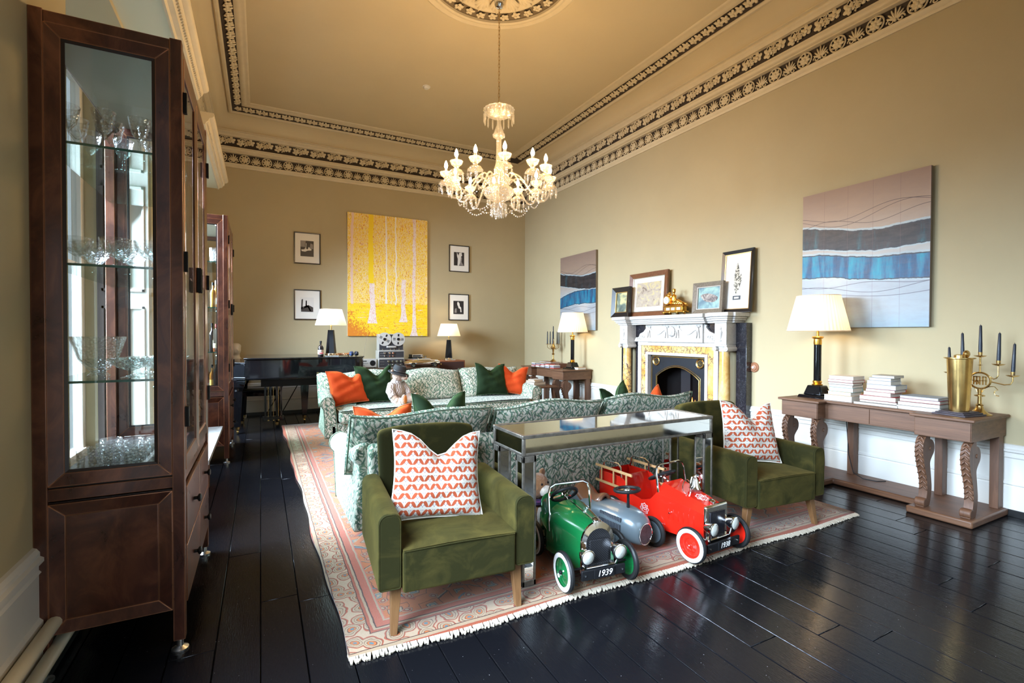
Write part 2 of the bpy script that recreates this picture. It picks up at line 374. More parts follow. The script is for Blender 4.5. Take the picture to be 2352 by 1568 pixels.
# floor: sub floor plus individual painted boards
FLOORM = None
def floor_mat():
    g = G('black_gloss_floor_paint'); tc = g.tc()
    n = g.noise(g.mapv(tc, (7, 1.2, 1)), 6, 5, .6); sp = g.noise(tc, 95, 3, .6); n3 = g.noise(tc, 3, 3)
    speck = g.ramp(sp, [(.715, (0, 0, 0)), (.735, (1, 1, 1))])
    c = g.mix(speck, (.004, .004, .005), (.22, .21, .21))
    g.bump(g.m('ADD', g.m('MULTIPLY', n, .5), g.m('MULTIPLY', g.noise(g.mapv(tc, (30, 3, 1)), 8, 4), .5)), .0013)
    g.set(col=c, rough=g.m('ADD', .07, g.m('MULTIPLY', n3, .14)), spec=.18); return g.mat
FLOORM = floor_mat()
floor = structure(MB().box(XL-.5, XR+.3, YB-.3, YF+.3, -.12, -.022), 'floor', BLACKM)
rnd = random.Random(3); bw = .178; x = XL-.45; boards = {}
while x < XR+.02:
    y = YB-.05-rnd.random()*1.5
    while y < YF:
        L = rnd.choice((2.4, 3.1, 3.8, 4.6)); key = L
        if key not in boards:
            b = MB().box(0, bw-.0035, 0, L-.003, -.022, 0).build('floorboard', FLOORM, floor, bevel=.0022, seg=1)
            boards[key] = b; b.location = (x, y, 0)
        else: b = inst(boards[key], floor, (x, y, 0))
        b.location.z = rnd.uniform(-.0012, .0); y += L
    x += bw
# walls
fy0, fy1, fz = 4.42, 5.40, 1.06
wr = MB().box(XR, XR+.2, YB-.2, fy0, 0, ZC+.1).box(XR, XR+.2, fy1, YF+.2, 0, ZC+.1).box(XR, XR+.2, fy0, fy1, fz, ZC+.1)
structure(wr, 'wall_right', WALL, smooth=0)
structure(MB().box(XL-.5, XR+.2, YF, YF+.2, 0, ZC+.1), 'wall_far', WALL, smooth=0)
wl = MB(); ys = [YB-.2]+[q for w in WIN for q in w]+[YF+.2]
for i in range(0, len(ys), 2): wl.box(XL-.5, XL, ys[i], ys[i+1], 0, ZC+.1)
for a, b in WIN: wl.box(XL-.5, XL, a, b, WZ1, ZC+.1); wl.box(XL-.5, XL, a, b, 0, WZ0)
structure(wl, 'wall_left', WALL, smooth=0)
RW0, RW1 = 1.3, 3.9    # rear window
wb = MB().box(XL-.5, RW0, YB-.2, YB, 0, ZC+.1).box(RW1, XR+.2, YB-.2, YB, 0, ZC+.1).box(RW0, RW1, YB-.2, YB, 3.0, ZC+.1).box(RW0, RW1, YB-.2, YB, 0, .5)
structure(wb, 'wall_back', WALL, smooth=0)
# ceiling with cove and flat centre
ceil = structure(MB().box(XL-.5, XR+.2, YB-.2, YF+.2, ZC, ZC+.12), 'ceiling', CEIL, smooth=0)
path = [(XR, YB), (XR, YF), (XL, YF), (XL, YB)]
def ring(prof, name, mat, parent=None, **kw): return structure(MB().sweep(prof, path, True), name, mat, parent, **kw)
ring([(.15, 4.745), (.19, 4.80), (.25, 4.90), (.31, 4.965), (.355, 4.99), (.36, 5.06)], 'cove', CEIL, ceil, smooth=1.2)
corn = ring([(0, 4.195), (.018, 4.195), (.026, 4.212), (.026, 4.222), (.042, 4.236), (.05, 4.252), (.05, 4.262), (.012, 4.262)], 'trim_1', PLAS)
def cpart(prof, name, mat): return MB().sweep(prof, path, True).build(name, mat, corn)
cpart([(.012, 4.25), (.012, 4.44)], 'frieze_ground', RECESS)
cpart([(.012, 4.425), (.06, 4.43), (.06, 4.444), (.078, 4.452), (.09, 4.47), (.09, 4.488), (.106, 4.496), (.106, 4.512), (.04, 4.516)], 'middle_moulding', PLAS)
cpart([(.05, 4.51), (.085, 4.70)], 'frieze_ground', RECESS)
cpart([(.08, 4.675), (.118, 4.68), (.125, 4.695), (.15, 4.71), (.165, 4.73), (.165, 4.742), (.19, 4.75), (.19, 4.762), (.15, 4.768)], 'top_moulding', PLAS)
border = ring([(.35, 5.02), (.35, 4.975), (.365, 4.958), (.392, 4.958), (.408, 4.975), (.41, 5.0)], 'trim_2', PLAS)
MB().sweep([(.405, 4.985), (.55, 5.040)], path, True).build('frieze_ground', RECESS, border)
MB().sweep([(.54, 5.04), (.545, 5.028), (.565, 5.022), (.59, 5.026), (.605, 5.036), (.625, 5.042), (.645, 5.042), (.66, 5.052), (.67, 5.062)], path, True).build('inner_moulding', PLAS, border)
# ornaments (modelled once, in the x/z plane, facing -y)
def petal(mb, c, ang, L, w, t=.012, n=6, m=4):
    M = Matrix.Translation(Vector(c)) @ Matrix.Rotation(ang, 4, 'Y') @ Matrix.Translation((0, 0, L/2))
    mb.ell((0, 0, 0), (w, t, L/2), n, m, M)
def rosette():
    mb = MB(); mb.tube([(.074*math.cos(a), -.012, .074*math.sin(a)) for a in [2*PI*i/20 for i in range(20)]], .008, 5, True)
    for i in range(8):
        a = 2*PI*i/8+.2; petal(mb, (0, -.012, 0), a, .062, .019)
    for i in range(8):
        a = 2*PI*i/8+.2; mb.ell((.056*math.sin(a), -.02, .056*math.cos(a)), (.011, .01, .011), 6, 4)
    mb.ell((0, -.016, 0), (.02, .016, .02), 8, 5); return mb
def spiral(mb, cx, cz, s, r=.007):
    mb.tube([(cx+s*.034*(1-t*.75)*math.cos(t*7), -.014, cz+.034*(1-t*.75)*math.sin(t*7)) for t in [i/14 for i in range(15)]], r, 5)
def palmette():
    mb = MB()
    for i in range(-3, 4): petal(mb, (0, -.012, -.045), i*.36, .125-abs(i)*.012, .0105)
    spiral(mb, .042, -.048, 1); spiral(mb, -.042, -.048, -1); mb.ell((0, -.02, -.05), (.014, .012, .018), 6, 4); return mb
def vineleaf(sc=1.0, grapes=True):
    mb = MB()
    for i, (a, L) in enumerate(((-2.1, .045), (-1.05, .062), (0, .075), (1.05, .062), (2.1, .045))):
        petal(mb, (0, -.012, 0), a, L*sc, .020*sc, .010)
    mb.ell((0, -.022*sc, 0), (.018*sc, .008, .018*sc), 6, 4)
    if grapes:
        mb.tube([(-.09, -.008, .02), (-.06, -.014, .062), (-.02, -.014, .06), (0, -.01, .02)], .006, 4)
        for q in range(7): mb.ell((-.078+.014*(q % 3)-.007*(q//3), -.018, -.02-.017*(q//3)), (.011, .011, .011), 5, 4)
        mb.tube([(-.078+.026*math.cos(t), -.012, .035+.03*math.sin(t)) for t in [i*.7 for i in range(9)]], .005, 4)
    else: mb.tube([(-.06, -.008, .02), (-.03, -.012, .045), (0, -.01, .015)], .005, 4)
    return mb
protos = {}
def orn(key, fn, parent, loc, rot):
    if key not in protos:
        o = fn().build(key[0], PLAS, parent, smooth=1.2); protos[key] = o; o.location = loc; o.rotation_euler = rot; return o
    return inst(protos[key], parent, loc, rot)
def along(step, fn):
    # right wall, far wall, left wall
    for a, b, pos, rz in ((YB+.7, YF-.1, 'R', -PI/2), (XL+.1, XR-.1, 'F', 0), (4.9, YF-.1, 'L', PI/2)):
        n = int((b-a)/step); off = ((b-a)-(n-1)*step)/2
        for i in range(n): fn(pos, a+off+i*step, rz, i)
def place(pos, t, out): return {'R': (XR-out, t), 'F': (t, YF-out), 'L': (XL+out, t)}[pos]
def f1(pos, t, rz, i):
    x, y = place(pos, t, .014); k = i % 2
    orn(('rosette' if not k else 'palmette',), rosette if not k else palmette, corn, (x, y, 4.345), (0, 0, rz))
along(.168, f1)
def f2(pos, t, rz, i):
    x, y = place(pos, t, .068); up = 1 if i % 2 else -1
    orn(('vine_leaf', up), lambda: vineleaf(1.12), corn, (x, y, 4.60+.012*up), (.15, 0 if up > 0 else 0, rz)) if up > 0 else orn(('vine_leaf', up), lambda: vineleaf(1.12).xf(Matrix.Scale(-1, 4, (1, 0, 0)) @ Matrix.Rotation(.7, 4, 'Y')), corn, (x, y, 4.59), (.15, 0, rz))
along(.142, f2)
def f3(pos, t, rz, i):
    lo = XL+.5 if pos == 'F' else -9; hi = XR-.5 if pos == 'F' else YF-.5
    if t < lo or t > hi or (pos != 'F' and t < 2.6): return
    x, y = place(pos, t, .476); k_ = i % 2; orn(('small_leaf', k_), lambda: vineleaf(.98, False).xf(Matrix.Rotation(.5 if k_ else -.4, 4, 'Y')), border, (x, y, 5.008), (PI/2-.37, 0, rz))
def along3():
    for a, b, pos, rz in ((2.7, YF-.5, 'R', -PI/2), (XL+.5, XR-.5, 'F', 0), (4.2, YF-.5, 'L', PI/2)):
        n = int((b-a)/.095)
        for i in range(n): f3(pos, a+i*.095, rz, i)
along3()
# ceiling medallion
MX, MY = 2.15, 4.45
med = structure(MB().lathe([(.89, 5.062), (.885, 5.03), (.86, 5.018), (.84, 5.03), (.80, 5.035), (.79, 5.01), (.76, 5.0), (.74, 5.01), (.735, 5.035)], 64, (MX, MY, 0), caps=False), 'trim_3', PLAS)
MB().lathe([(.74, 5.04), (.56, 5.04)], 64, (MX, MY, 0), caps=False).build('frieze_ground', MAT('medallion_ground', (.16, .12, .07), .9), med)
MB().lathe([(.565, 5.04), (.56, 5.005), (.53, 4.995), (.50, 5.01), (.46, 5.03), (.30, 5.0), (.18, 4.96), (.10, 4.90), (.0, 4.88)], 48, (MX, MY, 0), caps=False).build('centre_boss', PLAS, med)
k = None
for i in range(30):
    a = 2*PI*i/30; l = (MX+.648*math.cos(a), MY+.648*math.sin(a), 5.03)
    if k is None: k = vineleaf(1.0, False).build('acanthus_scroll', PLAS, med, smooth=1.2); k.location = l; k.rotation_euler = (PI/2, 0, a+.6)
    else: inst(k, med, l, (PI/2, 0, a+(.6 if i % 2 else -.5)))
k = None
for i in range(16):
    a = 2*PI*i/16; l = (MX+.42*math.cos(a), MY+.42*math.sin(a), 5.0)
    if k is None:
        mb = MB()
        for q in range(-2, 3): petal(mb, (0, -.012, -.12), q*.22, .24-abs(q)*.03, .024, .016)
        k = mb.build('acanthus_leaf', PLAS, med, smooth=1.2); k.location = l; k.rotation_euler = (PI/2, 0, a+PI/2)
    else: inst(k, med, l, (PI/2+.1, 0, a+PI/2))
# skirting boards (tall, white, with black floor line)
SK = [(0, .555), (.012, .55), (.022, .535), (.022, .52), (.034, .512), (.034, .498), (.018, .488), (.018, .465), (.026, .455), (.018, .445), (.018, .275), (.030, .262), (.030, .245), (.020, .235), (.028, .225), (.028, .045)]
def skirt(name, pth):
    o = structure(MB().sweep(SK, pth), name, WHITE, smooth=.5)
    MB().sweep([(.028, .05), (.036, .046), (.036, 0)], pth).build('floor_fillet', BLACKP, o)
skirt('baseboard_right', [(XR, YB), (XR, 3.86)]); skirt('baseboard_right_far', [(XR, 6.02), (XR, YF)])
skirt('baseboard_far', [(XR, YF), (XL, YF)])
for i, (a, b) in enumerate(((YF, WIN[2][1]), (WIN[2][0], WIN[1][1]), (WIN[1][0], WIN[0][1]))): skirt('baseboard_left' + ('', '_middle', '_near')[i], [(XL, a), (XL, b)])
skirt('baseboard_back', [(XL, YB), (RW0, YB)])
# heating pipes by the near pier
for i, z in enumerate((.24, .125)):
    o = MB().tube([(XL+.06, 1.9, z), (XL+.06, 2.95, z)], .026, 12).build('heating_pipe', MAT('cream_pipe_paint'+str(i), (.62, .56, .42), .35)); tag(o, ('upper' if i == 0 else 'lower')+' cream painted heating pipe low on the wall left of the near cabinet', 'pipe', 'heating pipes')
    MB().lathe([(.034, 0), (.034, .02)], 12, M=Matrix.Translation((XL+.06, 2.1, z)) @ Matrix.Rotation(PI/2, 4, 'X')).build('pipe_clip', BRASS, o)
# windows
DARKSH = MAT('dark_shutter', (.045, .032, .028), .4)  # dark brown tone of the shutter leaves next to the glass
GREENERY = MAT('garden_foliage', (.10, .22, .05), .9, var=.7, vs=3)
for i, (a, b) in enumerate(WIN):
    w = structure(MB().box(WXG-.03, WXG+.03, a, a+.07, WZ0, WZ1).box(WXG-.03, WXG+.03, b-.07, b, WZ0, WZ1).box(WXG-.03, WXG+.03, a, b, WZ1-.07, WZ1).box(WXG-.03, WXG+.05, a, b, WZ0, WZ0+.09), 'window_%d' % (i+1), WHITE, bevel=.004)
    m = (a+b)/2; zm = (WZ0+WZ1)/2
    MB().box(WXG-.025, WXG+.035, a+.05, b-.05, zm-.025, zm+.025).build('meeting_rail', WHITE, w)
    MB().box(WXG-.012, WXG+.012, m-.012, m+.012, WZ0+.05, WZ1-.05).build('glazing_bar', WHITE, w)
    for yy0, yy1 in ((a+.07, m-.012), (m+.012, b-.07)):
        for z0, z1 in ((WZ0+.09, zm-.025), (zm+.025, WZ1-.07)): MB().box(WXG-.003, WXG+.003, yy0, yy1, z0, z1).build('pane', GLASS, w)
    MB().box(WXG, XL+.03, a, b, WZ0-.03, WZ0).build('window_sill', WHITE, w, bevel=.006)
    for s, yy in ((1, a), (-1, b)):      # panelled shutter leaves folded on the reveals
        for x0, x1, mt in ((-1.15, -.995, DARKSH), (-.985, -.815, WHITE)):
            lf = MB().box(x0, x1, min(yy, yy+s*.025), max(yy, yy+s*.025), WZ0, WZ1-.02).build('shutter_leaf', mt, w, bevel=.003)
            for z0, z1 in ((WZ0+.1, 1.62), (1.74, 2.6), (2.7, WZ1-.12)):
                fr = MB()
                yq = yy+s*.025
                for (p0, p1, q0, q1) in ((x0+.03, x1-.03, z0, z0+.02), (x0+.03, x1-.03, z1-.02, z1), (x0+.03, x0+.045, z0, z1), (x1-.045, x1-.03, z0, z1)): fr.box(p0, p1, min(yq, yq+s*.012), max(yq, yq+s*.012), q0, q1)
                fr.build('shutter_panel_moulding', mt, lf)
    # pelmet box in front of the window head
    p = MB().box(XL, -.53, a-.12, b+.12, WZ1+.035, WZ1+.05).box(XL, -.515, a-.12, b+.12, WZ1+.05, WZ1+.16)
    pe = p.build('pelmet', PALE, w)
    prof = [(-.53, 3.43), (-.515, 3.43), (-.505, 3.45), (-.475, 3.458), (-.468, 3.478), (-.45, 3.495), (-.44, 3.522), (-.415, 3.53), (-.40, 3.55), (-.40, 3.575), (-.53, 3.575)]
    MB().prism(prof, a-.14, b+.14, 'y').build('pelmet_moulding', PLAS, w, smooth=.7)
    dn = MB(); y = a-.1
    while y < b+.12: dn.ell((-.457, y, 3.487), (.012, .011, .012), 6, 4); y += .034
    tag(dn.build('pelmet_beading', PLAS, w), kind='stuff')
w = structure(MB().box(RW0, RW1, YB-.12, YB-.06, .5, .58).box(RW0, RW1, YB-.12, YB-.06, 2.92, 3.0).box(RW0, RW0+.07, YB-.12, YB-.06, .5, 3).box(RW1-.07, RW1, YB-.12, YB-.06, .5, 3).box(2.56, 2.64, YB-.12, YB-.06, .5, 3), 'window_4', WHITE)
for x0, x1 in ((RW0+.07, 2.56), (2.64, RW1-.07)): MB().box(x0, x1, YB-.095, YB-.09, .58, 2.92).build('pane', GLASS, w)
# garden hedge outside the far windows
gd = MB()
def hedge(u, v):
    y = -1+u*11; z = -.5+v*2.6; return (-3.2+.35*math.sin(y*5+z*3)*math.cos(z*4)+.2*math.sin(y*13), y, z)
h = gd.grid(hedge, 60, 18).build('garden_hedge', GREENERY, solid=.1); tag(h, 'green garden hedge outside the left hand windows', 'hedge', kind='stuff')
# smoke detector
o = MB().lathe([(.0, -.035), (.03, -.033), (.045, -.02), (.05, 0)], 20, (0, 0, 0)).build('smoke_detector', WHITE, loc=(2.19, 7.0, ZC)); tag(o, 'small round white smoke detector on the plain ceiling', 'smoke detector')
MB().lathe([(.058, -.008), (.06, 0)], 20).build('mounting_ring', WHITE, o)
# bell pull beside the fireplace
o = MB().lathe([(.060, 0), (.060, .008), (.050, .016), (.040, .014), (.034, .022), (.024, .024)], 24).build('bell_push', wood('bell_wood', (.25, .10, .05), (.38, .18, .08)), loc=(XR-.001, 3.79, 1.02), rot=(0, -PI/2, 0)); tag(o, 'round turned wooden bell push with ivory button on the wall right of the fireplace', 'bell push')
MB().lathe([(.016, .022), (.014, .032), (0, .034)], 16).build('button', WHITE, o)
# ============================================================ DISPLAY CABINETS
COPPER = None
def copper():
    g = G('cabinet_bronzed_wood'); n = g.noise(g.mapv(g.tc(), (2, 2, 1.2)), 3, 6, .6, 1.2); n2 = g.noise(g.mapv(g.tc(), (60, 60, 4), (.3, .5, 0)), 2, 4)
    c = g.ramp(n, [(.3, (.035, .011, .008)), (.5, (.085, .027, .016)), (.72, (.20, .070, .036))])
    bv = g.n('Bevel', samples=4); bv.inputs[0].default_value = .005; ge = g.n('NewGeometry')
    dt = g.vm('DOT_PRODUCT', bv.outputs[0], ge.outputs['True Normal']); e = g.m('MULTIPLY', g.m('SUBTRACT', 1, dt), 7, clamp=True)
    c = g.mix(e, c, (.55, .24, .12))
    g.bump(n2, .0003); g.set(col=c, rough=g.m('ADD', .22, g.m('MULTIPLY', n, .15)), metal=.35, spec=.6, coat=.3, coatr=.2); return g.mat
COPPER = copper(); CABDARK = MAT('cabinet_dark_edge', (.02, .012, .012), .3, .2); CABTOP = MAT('cabinet_lining', (.24, .21, .15), .5)
def frame_bm(u0, u1, z0, z1, w, t, rec, put):
    """mitred four-sided frame; put(u,d,z) maps to 3d, d is outward depth"""
    mb = MB(); o = [(u0, z0), (u1, z0), (u1, z1), (u0, z1)]; i = [(u0+w, z0+w), (u1-w, z0+w), (u1-w, z1-w), (u0+w, z1-w)]
    for k in range(4):
        j = (k+1) % 4; P = [o[k], o[j], i[j], i[k]]
        vs = [put(a, 0, b) for a, b in P]+[put(a, t, b) for a, b in P[:2]]+[put(a, t-rec, b) for a, b in P[2:]]
        mb.add(vs, [(0, 1, 2, 3), (4, 5, 6, 7), (0, 1, 5, 4), (1, 2, 6, 5), (2, 3, 7, 6), (3, 0, 4, 7)])
    return mb
def cabinet():
    H, Dp, L = 2.675, .50, 1.09     # x -.5..0 (front face at x=0), y 0..L
    t = thing('display_cabinet', '', 'cabinet')
    pw = .045
    for (x, y) in ((-Dp, 0), (-pw, 0), (-Dp, L-pw), (-pw, L-pw)):
        p = MB().box(x, x+pw, y, y+pw, .05, H).build('corner_post', COPPER, t, bevel=.003)
        MB().lathe([(.033, 0), (.033, .008), (.014, .018), (.012, .05)], 16, (x+pw/2, y+pw/2, 0)).build('foot', STEEL, p)
    MB().box(-Dp+pw, -pw, 0.004, L-.004, H-.05, H-.004).box(-Dp+.004, -.004, pw, L-pw, H-.05, H-.004).build('top_rail', COPPER, t, bevel=.003)
    MB().box(-Dp+.02, -.02, .02, L-.02, H-.062, H-.05).build('top_lining', CABTOP, t)
    MB().box(-Dp+.01, -.01, .01, L-.01, .725, .775).build('middle_rail', COPPER, t, bevel=.003)
    MB().box(-Dp+.02, -.02, .02, L-.02, .776, .785).build('cabinet_floor', CABDARK, t)
    MB().box(-Dp+.015, -.02, .015, L-.015, .19, .72).build('base_carcass', CABDARK, t)
    for y0, sg in ((0, -1), (L, 1)):
        put = lambda u, d, z, y0=y0, sg=sg: (u, y0-sg*.012+sg*d, z)
        f = frame_bm(-Dp+pw, -pw, .785, H-.05, .052, .012, .006, put).build('end_frame', COPPER, t, bevel=.0015, seg=1)
        frame_bm(-Dp+pw+.052, -pw-.052, .837, H-.102, .012, .004, .003, put).build('glazing_bead', CABDARK, f)
        MB().box(-Dp+pw+.04, -pw-.04, y0-sg*.016, y0-sg*.012, .82, H-.09).build('glass_pane', GLASS, t)
        f = frame_bm(-Dp+pw, -pw, .19, .715, .052, .012, .008, put).build('lower_frame', COPPER, t, bevel=.0015, seg=1)
        MB().box(-Dp+pw+.05, -pw-.05, y0-sg*.02, y0-sg*.010, .24, .665).build('raised_panel', COPPER, f, bevel=.004)
    m = L/2
    for a, b, hs in ((pw+.004, m-.003, 0), (m+.003, L-pw-.004, 1)):
        put = lambda u, d, z: (d-.014, u, z)
        dr = frame_bm(a, b, .79, H-.055, .058, .016, .005, put).build('door', COPPER, t, bevel=.0015, seg=1)
        MB().box(-.012, -.008, a+.05, b-.05, .84, H-.105).build('glass_pane', GLASS, dr)
        hy = a-.004 if not hs else b+.004
        for z in (1.03, 1.72, 2.42): MB().box(-.004, .014, hy-.012, hy+.012, z-.045, z+.045).build('hinge', BLACKM, dr, bevel=.002)
        MB().box(0, .02, (b-.03 if not hs else a+.018), (b-.018 if not hs else a+.03), 1.62, 1.75).build('door_pull', BLACKM, dr, bevel=.002)
        for z0, z1 in ((.195, .45), (.458, .715)):
            d = MB().box(-.014, .004, a, b, z0, z1).build('drawer', COPPER, t, bevel=.003)
            MB().lathe([(.008, 0), (.008, .014), (.019, .02), (.019, .028), (.012, .032), (0, .033)], 14, M=Matrix.Translation((.004, (a+b)/2, (z0+z1)/2)) @ Matrix.Rotation(PI/2, 4, 'Y')).build('knob', BLACKM, d)
    for z in (1.195, 1.675, 2.165):
        s = MB().box(-Dp+.02, -.02, .02, L-.02, z, z+.010).build('glass_shelf', SHELFG, t)
        MB().box(-Dp+.02, -.02, .0185, .020, z, z+.010).build('shelf_edge', SHELFE, s)
    for x, z in ((-.07, H-.07), (-.07, 1.19), (-.07, 1.67)):
        MB().lathe([(.004, 0), (.004, -.02), (.02, -.03), (.028, -.055), (.024, -.06)], 14, (0, 0, 0), M=Matrix.Translation((x, .10, z)) @ Matrix.Rotation(.7, 4, 'Y')).build('spot_lamp', CHROME, t)
    return t
cab1 = cabinet(); cab1['label'] = 'tall copper-brown display cabinet full of cut glass at the left edge'
cab1.location = (-.30, 2.55, 0)
cab2 = copy_tree(cab1, (-.31, 6.06, 0), 0, 'tall copper-brown display cabinet of whisky bottles beside the piano')
for c in (cab1, cab2): c['group'] = 'display cabinets along the window wall'
# glassware
def goblet(k=1):
    if k == 1: pr = [(.036, 0), (.034, .003), (.006, .008), (.005, .05), (.012, .062), (.028, .085), (.040, .15), (.038, .15), (.026, .09), (.008, .068), (0, .066)]
    if k == 2: pr = [(.036, 0), (.034, .003), (.007, .01), (.008, .04), (.03, .055), (.052, .085), (.056, .12), (.053, .12), (.048, .088), (.026, .06), (0, .056)]
    if k == 3: pr = [(.033, 0), (.036, .004), (.041, .09), (.038, .09), (.033, .012), (0, .012)]
    if k == 4: pr = [(.045, 0), (.05, .01), (.03, .03), (.05, .05), (.085, .10), (.12, .22), (.116, .22), (.08, .10), (.04, .055), (0, .05)]
    if k == 5: pr = [(.03, 0), (.033, .004), (.008, .012), (.008, .03), (.05, .05), (.078, .085), (.075, .085), (.048, .055), (0, .04)]
    if k == 6: pr = [(.03, 0), (.033, .004), (.038, .12), (.036, .12), (.03, .01), (0, .01)]
    return MB().lathe(pr, 24, caps=False, pleat=.02)
gproto = {}
def put_glass(k, loc, label, group, name, sc=1):
    if k not in gproto:
        o = goblet(k).build(name, TABLEG, smooth=.25); gproto[k] = o; o.location = loc
        tag(o, label, 'glass', group); o.scale = (sc,)*3; return o
    o = gproto[k].copy(); COL.objects.link(o); o.location = loc; o.scale = (sc,)*3; o.name = name; o.rotation_euler.z = random.random(); tag(o, label, 'glass', group); return o
def rows(k, z, xs, ys, label, where, group, name, sc=1.0):
    cw = {1: ('',), 2: ('left', 'right'), 3: ('left', 'middle', 'right'), 4: ('leftmost', 'centre left', 'centre right', 'rightmost')}[len(xs)]
    rw = {1: ('',), 2: ('front row', 'rear row'), 3: ('front row', 'second row', 'back row')}[len(ys)]
    for i, x in enumerate(xs):
        for j, y in enumerate(ys):
            lb = label+', '+where+''.join(', '+q for q in (rw[j], cw[i]) if q)
            put_glass(k, (x+random.uniform(-.008, .008), y+random.uniform(-.01, .01), z), lb, group, name, sc*random.uniform(.95, 1.05))
N1 = 'of the near cabinet'
rows(1, 2.176, (-.70, -.58, -.46), (2.63, 2.76, 2.93), 'tall cut crystal goblet', 'top shelf '+N1, 'goblets on the top shelf', 'goblet', 1.05)
rows(1, 2.176, (-.42,), (3.1, 3.25, 3.4), 'cut crystal goblet', 'deep at the far right of the top shelf', 'goblets on the top shelf', 'goblet', 1.0)
rows(2, 1.686, (-.69, -.56, -.43), (2.65, 2.80, 2.97), 'etched champagne saucer', 'second shelf '+N1, 'champagne saucers on the second shelf', 'champagne_saucer', .98)
rows(4, 1.206, (-.63,), (2.74,), 'large fluted crystal vase bowl', 'third shelf '+N1, None, 'crystal_bowl', .85)
rows(5, 1.206, (-.50, -.40), (2.64, 2.80, 2.95), 'shallow footed crystal dish', 'third shelf '+N1, 'crystal dishes on the third shelf', 'footed_dish')
rows(3, .786, (-.65, -.56, -.47, -.38), (2.82, 2.92, 3.02), 'short cut tumbler', 'rear of the near cabinet floor', 'tumblers on the cabinet floor', 'tumbler', 1.05)
rows(6, .786, (-.68, -.59, -.50, -.41), (2.62, 2.72), 'plain highball', 'front of the near cabinet floor', 'highball tumblers on the cabinet floor', 'highball_tumbler', .85)
rows(6, 2.176, (-.45, -.37), (6.17, 6.28), 'clear tumbler', 'top shelf of the bottle cabinet', 'tumblers in the far cabinet', 'tumbler', 1.2)
def bottle(name, label, cat, loc, h, r, mat, cap, lab=None, tagc=False, sq=False):
    t = thing(name, label, cat, loc)
    n = 4 if sq else 16
    MB().lathe([(r*.95, 0), (r, .01), (r, h*.58), (r*.85, h*.66), (r*.34, h*.74), (r*.32, h*.9), (r*.36, h*.9), (0, h*.9)], 16).build('glass_body', mat, t)
    MB().lathe([(r*.40, h*.88), (r*.40, h), (0, h)], 12).build('stopper', cap, t)
    if lab: MB().lathe([(r*1.02, h*.14), (r*1.02, h*.42)], 16, caps=False).build('paper_label', lab, t)
    if tagc: MB().box(-r*.9, r*.9, -r*1.2, -r*1.15, h*.30, h*.82).build('paper_tag', PAGES, t)
    return t
AMB = MAT('amber_spirit', (.30, .10, .015), .08, coat=.5); AMB2 = MAT('golden_spirit', (.48, .25, .05), .08, coat=.5); DKB = MAT('dark_bottle_glass', (.015, .012, .012), .05); CLR = MAT('brown_liquor', (.14, .04, .015), .08)
CREAML = MAT('cream_label_paper', (.72, .62, .42), .7); REDC = MAT('red_wax', (.35, .02, .015), .35); YEL = MAT('yellow_label_paper', (.7, .45, .1), .6)
bt = [(-.456, 6.16, 1.685, .27, .026, AMB2, BLACKM, None, 0, 'slim golden whisky bottle on the middle shelf of the bottle cabinet, left'),
      (-.402, 6.14, 1.685, .24, .027, AMB, CREAML, CREAML, 0, 'amber whisky bottle with pale stopper on the middle shelf of the bottle cabinet, right'),
      (-.435, 6.26, 1.685, .30, .026, AMB2, STEEL, None, 0, 'tall golden bottle behind the two whisky bottles of the middle shelf'),
      (-.425, 6.14, 1.205, .30, .032, CLR, REDC, CREAML, 1, 'bottle with red wax cap and hanging white tag in the bottle cabinet'),
      (-.470, 6.22, 1.205, .31, .028, DKB, BLACKM, None, 0, 'dark bottle left of the red capped bottle in the cabinet'),
      (-.385, 6.24, 1.205, .27, .026, AMB2, BLACKM, YEL, 0, 'golden bottle right of the red capped bottle in the cabinet'),
      (-.468, 6.16, .786, .28, .024, AMB, BLACKM, YEL, 0, 'amber bottle at the left of the bottle cabinet floor'),
      (-.430, 6.13, .786, .33, .026, DKB, BLACKM, None, 0, 'tall dark bottle in the middle of the bottle cabinet floor'),
      (-.392, 6.15, .786, .28, .024, CLR, BLACKM, YEL, 0, 'brown bottle with yellow label at the right of the bottle cabinet floor'),
      (-.410, 6.26, .786, .40, .030, AMB2, CHROME, CREAML, 0, 'tallest golden bottle at the back of the bottle cabinet floor')]
for x, y, z, h, r, m_, c_, l_, tg, lb in bt: tag(bottle('spirit_bottle', lb, 'bottle', (x, y, z), h, r, m_, c_, l_, tg), group='spirit bottles in the far cabinet')
# marble ledge between the cabinets
t = MB().box(-.78, -.32, 3.9, 5.3, .50, .53).build('marble_top', MAT('grey_marble', (.26, .26, .25), .2, var=.3, vs=6)); t.name = 'marble_shelf'; tag(t, 'pale marble topped low shelf between the two display cabinets', 'shelf')
for y in (4.0, 5.2): MB().box(-.78, -.42, y-.03, y+.03, 0, .5).build('bracket', COPPER, t)
# ============================================================ RUG
RX0, RX1, RY0, RY1 = .33, 4.12, 2.13, 8.08
def rugf(u, v):
    x = RX0+(RX1-RX0)*u; y = RY0+(RY1-RY0)*v
    if u == 0: x += .009*math.sin(y*3.1)+.006*math.sin(y*8.3)-.05*v
    if v == 0: y += .012*math.sin(x*5)-.03*u
    return (x, y, .012)
rug = MB().grid(rugf, 24, 60); 
rg = rug.build('persian_rug', rug_mat(RX0-.035, RX1, RY0-.012, RY1), solid=.018); tag(rg, 'large worn terracotta and cream patterned wool rug under the sofas and armchairs', 'rug')
fr = MB(); x = RX0
while x < RX1:
    y = RY0+.012*math.sin(x*5)-.03*(x-RX0)/(RX1-RX0)
    fr.tube([(x, y+.02, .016), (x+random.uniform(-.006, .006), y-.015, .012), (x+random.uniform(-.01, .01), y-.022-random.random()*.012, .006)], .0065, 4); x += .011
